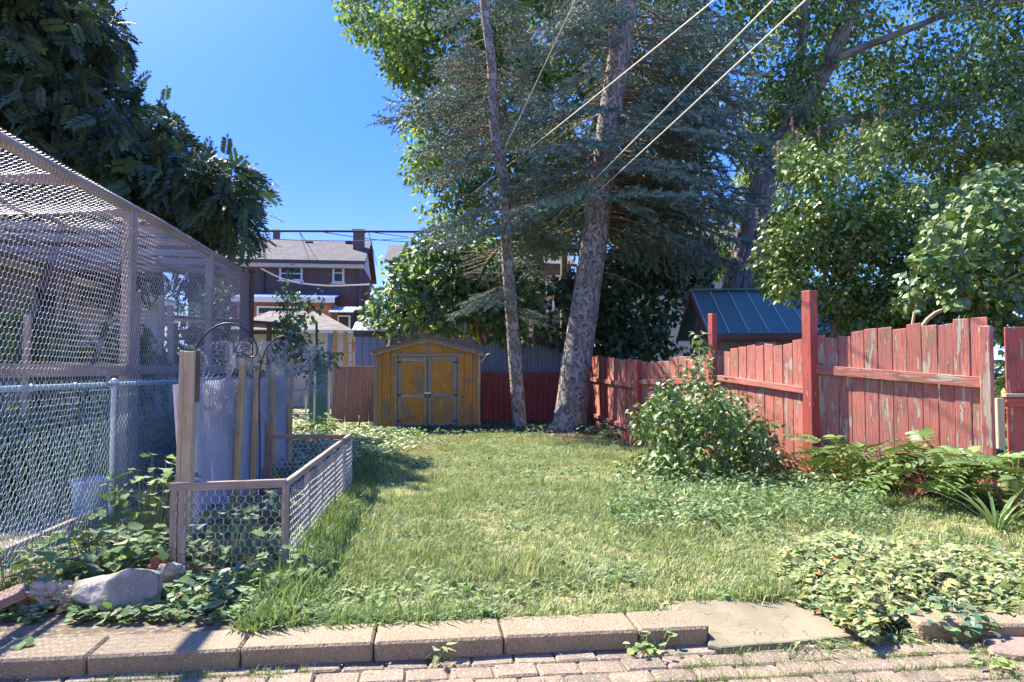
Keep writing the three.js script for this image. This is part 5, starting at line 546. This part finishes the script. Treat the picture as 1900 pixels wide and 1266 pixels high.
  { setSeed(181); const q = (x, y, d = 18.6) => D(x, y, d), base = q(1130, 700); base.y = 0; const poly = [[1010, 520], [1090, 470], [1170, 430], [1260, 420], [1330, 440], [1340, 520], [1290, 550], [1260, 580], [1265, 620], [1275, 700], [1090, 710], [1000, 640], [990, 580]]; const cl = clumpsIn(poly, 17.6, 19.8, 190, 0.28, 0.5), n = [q(1130, 620), q(1100, 560), q(1180, 540), q(1240, 510)];
    tree('mulberry_tree', 'dark mulberry tree between the thick spruce trunk and the tin roofed shed', base, [limb([base, q(1128, 680), n[0], n[1]], 0.08, 0.03, 8), limb([n[0], n[2], n[3]], 0.05, 0.02, 6), ...twigsTo(n, cl, 2, 0.015)], M.redTwig, cl, 260, LEAF.heart, 0.17, L.blue.concat(L.dark), 200, 0.9, 0.75, 182); }
  // lilac over the fence
  { setSeed(191); const q = (x, y, d = 11.4) => D(x, y, d), base = q(1535, 690); base.y = 0; const poly = [[1405, 440], [1430, 370], [1445, 300], [1430, 262], [1480, 250], [1540, 275], [1610, 225], [1660, 235], [1640, 300], [1690, 330], [1740, 330], [1760, 460], [1750, 620], [1640, 640], [1560, 630], [1520, 610], [1490, 570], [1450, 575], [1400, 540], [1395, 490]]; const cl = clumpsIn(poly, 10.9, 12.8, 270, 0.16, 0.36), n = [q(1575, 500), q(1530, 450), q(1600, 420), q(1520, 360), q(1640, 380), q(1560, 300), q(1450, 480), q(1690, 480), q(1560, 590)];
    const lim = [limb([base, q(1540, 640), q(1570, 560), n[0], q(1580, 440), n[2]], 0.05, 0.02, 8, 0.06, 0.15), limb([base.clone().add(V(0.1, 0, 0)), q(1560, 620), q(1548, 570), q(1528, 500), n[1], n[3]], 0.035, 0.014, 8, 0.05, 0.15), limb([n[0], q(1600, 470), n[4], n[5]], 0.02, 0.008, 6), limb([q(1560, 540), q(1510, 520), n[6]], 0.014, 0.006, 5), limb([n[0], q(1640, 500), n[7]], 0.014, 0.006, 5), ...twigsTo(n, cl, 2, 0.007)];
    const g = tree('lilac_bush', 'light green lilac with brown seed heads rising over the red fence', base, lim, M.twig, cl, 1500, LEAF.oval, 0.095, L.lilac, 260, 0.5, 0.8, 192); for (const [x, y] of [[1470, 238], [1480, 262], [1520, 252], [1445, 280], [1635, 215], [1600, 240], [1560, 270], [1418, 420], [1405, 405]]) { const p = q(x, y, R(10.8, 11.6)), l = []; for (let i = 0; i < 26; i++) { const k = rnd(), o = V(gauss() * 0.03 * (1 - k * 0.7), k * 0.16, gauss() * 0.03 * (1 - k * 0.7)).add(p), s = new THREE.OctahedronGeometry(R(0.006, 0.011)); s.scale(1, 1.8, 1); s.translate(o.x, o.y, o.z); l.push(s); } l.push(limb([p.clone().add(V(0, -0.15, 0)), p, p.clone().add(V(0, 0.15, 0))], 0.004, 0.002, 4, 0, 0.1)); part('seed_head', merge(l), M.seed, g); } }
  { setSeed(201); const q = (x, y, d = 9.6) => D(x, y, d), base = q(1740, 690); base.y = 0; const poly = [[1640, 560], [1690, 470], [1720, 400], [1790, 330], [1840, 300], [1960, 290], [2050, 400], [2100, 900], [1850, 900], [1845, 640], [1800, 600], [1700, 600]]; const cl = clumpsIn(poly, 8.9, 11.4, 260, 0.16, 0.34), n = [q(1850, 535), q(1760, 540), q(1800, 430), q(1900, 450), q(1700, 520), q(1950, 500)];
    tree('lilac_bush', 'large leafed lilac with long bare leaning branches beyond the peeling fence panel', base, [limb([q(1690, 640), q(1730, 585), q(1800, 560), q(1850, 530), q(1905, 500)], 0.032, 0.02, 8, 0.06, 0.15), limb([q(1690, 640), q(1700, 570), q(1730, 520), q(1745, 470), n[2]], 0.022, 0.01, 7, 0.05, 0.15), limb([base, q(1735, 640), q(1700, 620), q(1690, 640, 9.6)], 0.04, 0.034, 8), limb([n[0], n[3]], 0.012, 0.006, 5), limb([base, q(1900, 650), n[5]], 0.03, 0.012, 6), ...twigsTo(n, cl, 2, 0.007)], M.paleTwig, cl, 900, LEAF.heart, 0.11, L.lilac.concat(L.blue), 260, 0.6, 0.8, 202); }
  // cedars beyond the cage
  [[270, 'dark cedar tree beyond the clapboard garage, seen through the cage roof'], [390, 'dark cedar tree beyond the cage end beside the brick house']].forEach(([px, lab], i) => { setSeed(205 + i); const q = (x, y, d = 25) => D(x, y, d), base = q(px, 690); base.y = 0; const cl = clumpsIn([[px - 75, 690], [px - 70, 560], [px - 30, 490], [px, 470 + 30 * i], [px + 30, 500], [px + 62, 570], [px + 66, 690]], 24, 26, 60, 0.35, 0.6); tree('cedar_tree', lab, base, [limb([base, q(px, 600), q(px, 500)], 0.13, 0.03, 8)], M.ridgeBark, cl, 150, LEAF.slim, 0.2, L.dark.concat([L.mid[2]]), 0, 0.2, 0.5, 207 + i); });
  // sapling by the netting
  { setSeed(211); const q = (x, y, d = 11.2) => D(x, y, d), base = q(530, 700); base.y = 0; const poly = [[505, 510], [540, 495], [560, 530], [600, 550], [585, 590], [570, 610], [600, 640], [640, 660], [625, 690], [590, 715], [550, 700], [500, 660], [490, 620], [510, 570]]; const cl = clumpsIn(poly, 10.7, 11.8, 62, 0.12, 0.22), n = [q(533, 620), q(532, 540), q(530, 580), q(570, 680)];
    tree('sapling', 'slim sapling with glossy dark leaves growing through the netting', base, [limb([base, q(532, 680), n[0], n[1], q(530, 505)], 0.022, 0.006, 7, 0, 0.2), limb([q(532, 690), q(560, 690), n[3], q(620, 670)], 0.012, 0.004, 5), ...twigsTo(n, cl, 2, 0.005)], M.twig, cl, 650, LEAF.oval, 0.10, L.blue, 200, 0.3, 0.8, 212); }
  // shrub in front of the red fence
  { setSeed(221); const q = (x, y, d = 9.2) => D(x, y, d), base = G(1400, 905); const poly = [[1150, 830], [1165, 770], [1210, 720], [1262, 700], [1280, 650], [1300, 612], [1318, 650], [1340, 720], [1400, 745], [1450, 780], [1475, 830], [1450, 880], [1420, 920], [1340, 935], [1260, 940], [1190, 925], [1150, 880]]; const cl = clumpsIn(poly, 8.3, 9.8, 190, 0.10, 0.24), n = [q(1380, 860), q(1330, 790), q(1280, 800), q(1300, 700), q(1220, 840), q(1420, 820), q(1250, 880)];
    tree('leafy_shrub', 'sprawling shrub with pointed pale edged leaves before the red fence', base, [limb([base, q(1395, 880), n[0], n[1], n[3], q(1298, 640)], 0.018, 0.005, 6, 0, 0.2), limb([base, n[0], n[2], q(1220, 770)], 0.014, 0.005, 5), limb([base, q(1330, 880), n[4]], 0.012, 0.005, 5), limb([base, n[5], q(1440, 800)], 0.012, 0.005, 5), limb([base, n[6], q(1180, 880)], 0.012, 0.004, 5), ...twigsTo(n, cl, 2, 0.004)], M.paleTwig, cl, 1200, LEAF.fine, 0.082, L.shrub, 300, 0.4, 0.9, 222); }
}

// ---------------------------------------------------------------- low plants
const stemOf = (a, b, r = 0.003) => limb([a, a.clone().lerp(b, 0.5).add(V(R(-0.02, 0.02), 0.02, R(-0.02, 0.02))), b], r, r * 0.6, 4, 0, 0.1);
function weed(label, c, rad, h, n, leaf, size, mats, y0 = 0, category = 'plant', group, name = 'leafy_weed', face = 0.9) {   // many stalks with single leaves
  const t = thing(name, label, category, V(c.x, y0, c.z), group), st = []; for (let i = 0; i < n; i++) { const a = R(0, 6.283), k = Math.sqrt(rnd()), b = V(c.x + Math.cos(a) * rad * k * 0.5, y0, c.z + Math.sin(a) * rad * k * 0.5), e = V(c.x + Math.cos(a) * rad * k, y0 + h * R(0.35, 1) * (1 - 0.4 * k * k), c.z + Math.sin(a) * rad * k); st.push(stemOf(b, e)); shared('leaf', leaf, mats[Math.floor(rnd() * mats.length)], t, mOrient(e, V(Math.cos(a), R(-0.4, 0.3), Math.sin(a)).add(V(gauss() * 0.4, 0, gauss() * 0.4)), V(gauss() * 0.45, face, gauss() * 0.45), size * R(0.6, 1.3))); } part('stems', mergeGeometries(st), M.stemGreen, t); return t;
}
{
  setSeed(231); const W = [
    ['bushy heart leafed weed between the chain link post and the pale double post', D(285, 905, 5.5), 0.34, 0.72, 95, LEAF.maple, 0.11, L.mid.concat(L.lime)],
    ['broad leafed weed spreading over the soil behind the boulder', D(175, 1030, 4.6), 0.34, 0.38, 95, LEAF.round, 0.085, L.mid.concat(L.lime)],
    ['dark leafed weed growing behind the small angular rock', D(265, 1040, 4.7), 0.28, 0.34, 75, LEAF.maple, 0.09, L.mid],
    ['tall round leafed weed beside the tilted brown board', D(95, 1090, 4.2), 0.20, 0.30, 44, LEAF.round, 0.075, L.lime.concat(L.mid)],
    ['pale yellow green weed against the bottom of the chain link fence', D(15, 1085, 4.3), 0.28, 0.36, 65, LEAF.oval, 0.07, L.lime.concat(L.pale)],
    ['low creeping weed in front of the low wire fence', D(430, 1105, 4.25), 0.34, 0.15, 100, LEAF.round, 0.055, L.mid.concat(L.blue)],
    ['low creeping weed between the small rock and the edging', D(370, 1130, 4.1), 0.26, 0.12, 75, LEAF.round, 0.045, L.mid.concat(L.blue)],
    ['leafy weed at the corner post of the low wire fence', D(545, 1075, 4.4), 0.26, 0.26, 75, LEAF.maple, 0.07, L.mid],
    ['leafy vine filling the front of the low wire fence bed', D(420, 1010, 4.9), 0.34, 0.40, 105, LEAF.maple, 0.085, L.mid],
    ['leafy vine filling the middle of the low wire fence bed', D(480, 930, 6.2), 0.42, 0.36, 105, LEAF.maple, 0.085, L.mid.concat(L.lime)],
    ['leafy vine filling the far end of the low wire fence bed', D(560, 850, 8.5), 0.6, 0.32, 120, LEAF.maple, 0.09, L.mid.concat(L.lime)],
    ['bright lance leafed weed beside the green panel', D(590, 765, 14.8), 0.34, 0.5, 70, LEAF.slim, 0.2, L.lime],
    ['round leafed clover clump in front of the weathered edging block', G(1765, 1185, -0.1), 0.22, 0.16, 150, LEAF.round, 0.042, L.blue.concat(L.mid)],
    ['small clover clump at the corner of the flagstone', G(1650, 1168, -0.1), 0.16, 0.10, 80, LEAF.round, 0.035, L.mid],
    ['bright weed tuft growing from the pavers beside the clover', G(1665, 1200, -0.1), 0.09, 0.06, 30, LEAF.slim, 0.05, L.lime],
    ['bright weed tuft in the paver joint below the flat pink rock', G(1840, 1250, -0.1), 0.07, 0.06, 26, LEAF.oval, 0.045, L.lime],
    ['weed sprig at the left end of the edging front', G(35, 1245, -0.1), 0.11, 0.12, 16, LEAF.round, 0.055, L.mid], ['row of small weeds below the edging block before the boulder', G(290, 1225, -0.1), 0.16, 0.07, 34, LEAF.round, 0.035, L.mid],
    ['small round leafed weed in the joint under the shadowed edging', G(345, 1230, -0.1), 0.10, 0.09, 18, LEAF.round, 0.036, L.mid.concat(L.lime)], ['pale spatula leafed weed below the middle of the edging', G(815, 1238, -0.1), 0.05, 0.09, 8, LEAF.oval, 0.06, L.pale], ['small weeds by the short edging end piece', G(1215, 1222, -0.1), 0.14, 0.10, 34, LEAF.round, 0.036, L.mid.concat(L.lime)], ['sparse weeds in the paver joint below the flagstone', G(1500, 1212, -0.1), 0.22, 0.05, 60, LEAF.slim, 0.04, L.mid.concat(L.dry)], ['dark ivy clump at the foot of the sawn stump', D(1105, 800, 14.6), 0.42, 0.3, 90, LEAF.heart, 0.1, L.dark.concat(L.mid)], ['ivy clump growing along the fence foot by the stump', D(1150, 810, 13.8), 0.35, 0.3, 80, LEAF.heart, 0.1, L.mid]];
  for (const [lab, c, rad, h, n, lf, s, m] of W) weed(lab, c, rad, h, n, lf, s, m, Math.abs(c.y + 0.1) < 1e-6 ? -0.066 : 0);
  // shady plants inside the cage
  const C = [[40, 620, 8.4, 0.8, 2.1], [140, 600, 8.6, 0.8, 2.0], [90, 760, 7.6, 0.6, 1.1], [190, 700, 8.6, 0.7, 1.6], [30, 820, 6.9, 0.5, 0.8], [330, 640, 10.3, 0.6, 1.9], [420, 650, 11.0, 0.55, 1.7], [290, 720, 9.9, 0.6, 1.2], [180, 820, 7.4, 0.5, 0.9], [250, 610, 10.6, 0.6, 2.4], [400, 600, 12.6, 0.7, 2.4], [350, 760, 9.0, 0.5, 0.8]], place = ['by the short stake', 'under the middle rafters', 'beside the pale blue tub', 'near the double cage post', 'against the chain link fence', 'under the far rafters', 'beside the thick end post', 'around the close stake pair', 'below the middle rail', 'climbing before the clapboard wall', 'behind the far end netting', 'behind the corrugated panels'];
  C.forEach(([px, py, dc, rad, h], i) => { const c = D(px, py, dc), t = thing('vine_plant', `shaded leafy vine plant ${place[i]}`, 'plant', V(c.x, 0, c.z), 'vines inside the wire cage'), list = []; for (let k = 0; k < 9; k++) { const a = R(0, 6.283), q = Math.sqrt(rnd()); clumpLeaves(list, V(c.x + Math.cos(a) * rad * q, h * R(0.2, 0.95), c.z + Math.sin(a) * rad * q), R(0.16, 0.36), 70, 0.12, 0.6, 0.8); } part('stems', mergeGeometries([0, 1, 2, 3].map(() => stemOf(V(c.x + R(-0.1, 0.1), 0, c.z), V(c.x + R(-rad, rad) * 0.6, h, c.z + R(-rad, rad) * 0.6), 0.008))), M.stemGreen, t); foliage(t, LEAF.maple, L.mid.concat(L.lime[1]), list, 60, 'leaf', 'foliage'); });
  // arching compound leaves at the foot of the red fence
  const FG = [frond(7, 0.19, 0.30, 0.45), frond(6, 0.2, 0.32, 0.6)]; const ferns = [[1560, 890, 8.3, 0.55, 15], [1640, 905, 7.8, 0.55, 16], [1730, 900, 7.3, 0.62, 18], [1800, 935, 6.9, 0.5, 16], [1880, 950, 6.4, 0.55, 18], [1690, 950, 7.1, 0.4, 13]], fl = ['beside the tallest red post', 'under the lower fence rail', 'spreading before the peeling boards', 'at the peeling panel end post', 'in front of the dark red gate', 'between the pale ground cover and the fence'];
  ferns.forEach(([px, py, dc, h, n], i) => { const c = D(px, py, dc), t = thing('fern_leaved_plant', `arching plant with jagged compound leaves ${fl[i]}`, 'plant', V(c.x, 0, c.z), 'compound leaved plants along the red fence'), st = []; for (let k = 0; k < n * 1.6; k++) { const a = R(0, 6.283), e = V(c.x + Math.cos(a) * 0.2, h * R(0.35, 1), c.z + Math.sin(a) * 0.2); st.push(stemOf(V(c.x, 0, c.z), e, 0.005)); shared('compound_leaf', FG[k % 2], L.lilac[k % 3], t, mOrient(e, V(Math.cos(a), R(0.0, 0.6), Math.sin(a)), V(gauss() * 0.3, 1, gauss() * 0.3), R(0.3, 0.48))); } part('stems', mergeGeometries(st), M.redTwig, t); });
  // strap leaved clump right
  { const c = D(1850, 1000, 6.0), t = thing('strap_leaf_clump', 'clump of long strap leaves before the red gate', 'plant', V(c.x, 0, c.z)); for (let k = 0; k < 22; k++) { const a = R(0, 6.283); shared('strap_leaf', LEAF.blade, L.shrub[k % 3], t, mOrient(V(c.x + Math.cos(a) * 0.06, 0, c.z + Math.sin(a) * 0.06), V(Math.cos(a) * 0.45, 1, Math.sin(a) * 0.45), V(-Math.cos(a), 0.4, -Math.sin(a)), R(0.35, 0.62))); } }
}
// ---------------------------------------------------------------- grass, clover and ground cover
const fenceX = z => z > FP.a.z ? 6.0 : z > FP.b.z ? lerp(FP.a.x, FP.b.x, (z - FP.a.z) / (FP.b.z - FP.a.z)) : z > FP.d.z ? lerp(FP.b.x, FP.d.x, (z - FP.b.z) / (FP.d.z - FP.b.z)) : 3.8;
function tuft(n, spread, s) { setSeed(s); const pos = [], idx = []; for (let i = 0; i < n; i++) { const a = R(0, 6.283), bx = gauss() * spread, bz = gauss() * spread, h = R(0.55, 1.1), w = R(0.035, 0.06), ln = R(0.15, 0.8), sx = -Math.sin(a) * w, sz = Math.cos(a) * w, dx = Math.cos(a) * ln, dz = Math.sin(a) * ln, o = pos.length / 3; pos.push(bx - sx, 0, bz - sz, bx + sx, 0, bz + sz, bx + dx * 0.35 - sx * 0.8, h * 0.6, bz + dz * 0.35 - sz * 0.8, bx + dx * 0.35 + sx * 0.8, h * 0.6, bz + dz * 0.35 + sz * 0.8, bx + dx, h * R(0.75, 1), bz + dz); idx.push(o, o + 1, o + 3, o, o + 3, o + 2, o + 2, o + 3, o + 4); } const g = new THREE.BufferGeometry(); g.setAttribute('position', new THREE.Float32BufferAttribute(pos, 3)); g.setIndex(idx); g.computeVertexNormals(); g.setAttribute('uv', new THREE.BufferAttribute(new Float32Array(pos.length / 3 * 2), 2)); return g; }
function stuff(name, label, category, geo, mat, list, tint) { const im = new THREE.InstancedMesh(geo, mat, list.length); im.name = numbered(name); im.userData = { label, category, kind: 'stuff' }; list.forEach((m, i) => { im.setMatrixAt(i, m); const v = tint ? tint(m) : R(0.75, 1.25); im.setColorAt(i, rgb(v * R(0.92, 1.1), v, v * R(0.85, 1.1))); }); im.castShadow = im.receiveShadow = true; scene.add(im); }
{
  const TU = [tuft(9, 0.5, 301), tuft(8, 0.6, 302)]; setSeed(311); const green = [], long = [], dry = [], clover = [], T = (x, y, z, s, sy) => new THREE.Matrix4().compose(V(x, y, z), new THREE.Quaternion().setFromEuler(new THREE.Euler(R(-0.15, 0.15), R(0, 6.283), R(-0.15, 0.15))), V(s, sy, s));
  const x0 = -1.05, lowX = G(528, 1068).x;
  for (let i = 0; i < 150000; i++) {
    const z = -3.8 - 13.4 * Math.pow(rnd(), 1.35), x = R(-1.6, fenceX(z) - 0.05); if (z > -10.6 && x < lowX + 0.02) continue; if (z > -4.0 + 0.1 * (x - 1.35) && x > 1.35 && x < 2.7) continue;
    const pd = fbm((x + 20) / 40, (z + 40) / 40, 24, 24, 4, 401), dryK = sm(-10.8, -13, z) * sm(0.42, 0.62, pd) + sm(0.6, 0.72, pd) * 0.5, patch = fbm((x + 20) / 40, (z + 40) / 40, 60, 60, 3, 402), bare = sm(0.5, 0.36, patch) * 0.75; if (rnd() < bare) continue; if (x > 2.6 - (z + 4) * 0.15 && z > -6.2 && rnd() < 0.7) continue; if (z < -14.3 && rnd() < 0.65) continue;
    const edgeK = Math.max(sm(0.55, 0.05, x - lowX) * (z > -10.8 ? 1 : 0), sm(-4.15, -3.85, z) * 0.7 * sm(1.2, -0.5, x)), h = R(0.022, 0.06) * (1 + 2.2 * edgeK * rnd() + 1.3 * sm(0.45, 0.7, patch) * rnd()), s = R(0.045, 0.08);
    if (rnd() < dryK * 0.75) dry.push(T(x, 0, z, s, h * 0.8)); else { const big = rnd() < 0.05 ? R(1.3, 2.1) : 1; (edgeK > 0.3 ? long : green).push(T(x, 0, z, s * (1 + edgeK * 0.5) * Math.sqrt(big), h * big)); } }
  for (let i = 0; i < 26000; i++) { const z = -3.8 - 12.6 * Math.pow(rnd(), 1.2), x = R(lowX + 0.02, fenceX(z) - 0.1), k = fbm((x + 20) / 40, (z + 40) / 40, 44, 44, 3, 403); if (k < 0.52 || (z > -3.95 && x > 1.35)) continue; clover.push(mOrient(V(x, R(0.012, 0.05), z), V(gauss(), R(-0.1, 0.5), gauss()), V(gauss() * 0.35, 1, gauss() * 0.35), R(0.022, 0.045))); }
  stuff('grass', 'short sunlit green lawn grass', 'grass', TU[0], L.grass[0], green.filter((_, i) => i % 3 === 0)); stuff('grass', 'short yellow green lawn grass mixed through the lawn', 'grass', TU[1], L.grass[2], green.filter((_, i) => i % 3 === 1)); stuff('grass', 'short darker green lawn grass mixed through the lawn', 'grass', TU[0], L.grass[1], green.filter((_, i) => i % 3 === 2));
  stuff('long_grass', 'long fresh grass along the low wire fence', 'grass', TU[1], L.grass[1], long); stuff('dry_grass', 'dry straw coloured grass patches towards the shed', 'grass', TU[0], L.dry[0], dry); stuff('clover', 'small clover leaves scattered in the lawn', 'clover', LEAF.round, L.mid[1], clover);
  // ivy carpet by the shed, dark strip under the spruces
  const ivy = [], dk = []; for (let i = 0; i < 6000; i++) { const p = G(R(540, 790), R(765, 880)); const k = sm(880, 780, 0) ; if (p.x < lowX - 0.9 && p.z > -10.6) continue; const e = (p.x + 1.3) / 2.6 + (p.z + 10.5) / 5 * 0.9; if (e > R(-0.3, 0.35)) continue; ivy.push(mOrient(p.setY(R(0.04, 0.14)), V(gauss(), R(-0.3, 0.3), gauss()), V(gauss() * 0.4, 1, gauss() * 0.4), R(0.05, 0.09))); }
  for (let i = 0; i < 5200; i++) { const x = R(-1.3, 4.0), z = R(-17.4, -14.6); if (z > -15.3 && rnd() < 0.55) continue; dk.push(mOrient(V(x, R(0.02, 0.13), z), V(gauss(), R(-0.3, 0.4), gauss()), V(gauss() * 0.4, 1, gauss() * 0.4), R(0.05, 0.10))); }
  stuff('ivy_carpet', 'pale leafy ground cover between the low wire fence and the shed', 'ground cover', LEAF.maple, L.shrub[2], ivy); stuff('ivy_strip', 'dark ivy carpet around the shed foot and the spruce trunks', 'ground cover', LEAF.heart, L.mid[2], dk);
  // pale ground cover, lower right
  const cov = [[], [], [], []], und = [], red = []; const poly = [[1440, 1010], [1530, 975], [1700, 985], [1900, 1010], [2000, 1020], [2000, 1130], [1760, 1112], [1640, 1122], [1610, 1160], [1540, 1115], [1480, 1100], [1420, 1060]];
  for (let i = 0; i < 30000; i++) { const px = R(1420, 2000), py = R(960, 1165); if (!inside(px, py, poly)) continue; const p = G(px, py, 0.08), hgt = R(0.01, 0.12) * sm(0, 40, edge(px, py, poly)) * (0.4 + 1.2 * fbm((p.x + 20) / 40, (p.z + 40) / 40, 80, 80, 2, 408)); p.y = 0.02 + hgt; const m = mOrient(p, V(gauss(), R(-0.5, 0.3), gauss()), V(gauss() * 0.8, 1, gauss() * 0.8), R(0.026, 0.075)); if (rnd() < 0.015) red.push(m); else cov[Math.floor(rnd() * 4)].push(m); }
  const nm = ['pale yellow green variegated ground cover by the red fence', 'mid green leaves among the variegated ground cover', 'cream edged leaves among the variegated ground cover', 'darker green leaves among the variegated ground cover']; cov.forEach((l, i) => stuff('ground_cover', nm[i], 'ground cover', [LEAF.oval, LEAF.slim, LEAF.fine, LEAF.maple][i], L.pale[i], l)); stuff('fallen_leaves', 'fallen rust brown leaves among the ground cover', 'leaves', LEAF.oval, L.rust[0], red);
  const wd = []; for (let i = 0; i < 5200; i++) { const px = R(1130, 1640), py = R(880, 1010); const p = G(px, py, 0.05); if (p.x > fenceX(p.z) - 0.1) continue; const line = 900 + (px - 1130) * 0.03; if (py < line + R(-10, 40) && px < 1200) continue; if (rnd() > sm(1010, 930, py)) continue; p.y = R(0.03, 0.22); wd.push(mOrient(p, V(gauss(), R(-0.2, 0.6), gauss()), V(gauss() * 0.5, 1, gauss() * 0.5), R(0.05, 0.085))); } stuff('mixed_weeds', 'dense mixed green weeds between the shrub and the lawn', 'weeds', LEAF.slim, L.shrub[0], wd);
  const bed = [], litter = []; for (let i = 0; i < 6000; i++) { const px = R(-40, 640), py = R(985, 1160); const p = G(px, py, 0); if (p.x > lowX + 0.35 || p.x < CLX + 0.05 || fbm((p.x + 20) / 40, (p.z + 40) / 40, 90, 90, 3, 407) < 0.45) continue; p.y = R(0.015, 0.07); (rnd() < 0.16 ? litter : bed).push(mOrient(p.setY(rnd() < 0.16 ? 0.012 : p.y), V(gauss(), R(-0.2, 0.4), gauss()), V(gauss() * 0.4, 1, gauss() * 0.4), R(0.025, 0.06))); }
  stuff('creeping_weeds', 'small creeping weeds on the soil behind the rocks and edging', 'weeds', LEAF.round, L.mid[1], bed); stuff('leaf_litter', 'dry brown leaf litter on the soil around the rocks', 'leaves', LEAF.oval, L.dry[1], litter);
  const crumbs = []; for (let i = 0; i < 1500; i++) { const x = R(-2.7, 3.7), z = R(-3.5, -2.6); if (fbm((x + 20) / 40, (z + 40) / 40, 60, 60, 3, 411) < R(0.35, 0.65)) continue; crumbs.push(mOrient(V(x, -0.052 + R(0, 0.006), z), V(gauss(), R(-0.1, 0.1), gauss()), V(gauss() * 0.3, 1, gauss() * 0.3), R(0.006, 0.022))); } stuff('paver_litter', 'crumbs of dry leaf litter scattered over the pavers', 'leaves', LEAF.slim, L.rust[0], crumbs.filter((_, i) => i % 3 === 0)); stuff('paver_litter', 'dry straw bits scattered over the pavers', 'leaves', LEAF.slim, L.dry[1], crumbs.filter((_, i) => i % 3));
  // grass in the paver joints and moss
  const jt = []; for (let i = 0; i < 2600; i++) { const r = Math.floor(R(-1, 6)), x = R(-2.6, 3.6), z = -3.50 + r * 0.142 + 0.071 + 0.02 * Math.sin(x * 0.9) + R(-0.01, 0.01); if (fbm((x + 20) / 40, (z + 40) / 40, 70, 70, 2, 405) < (x > 1.2 ? 0.44 : 0.6)) continue; jt.push(T(x, -0.076, z, R(0.02, 0.045), R(0.025, 0.06))); } stuff('joint_grass', 'thin grass growing in the paver joints', 'grass', TU[1], L.grass[1], jt);
}
renderer.render(scene, camera);
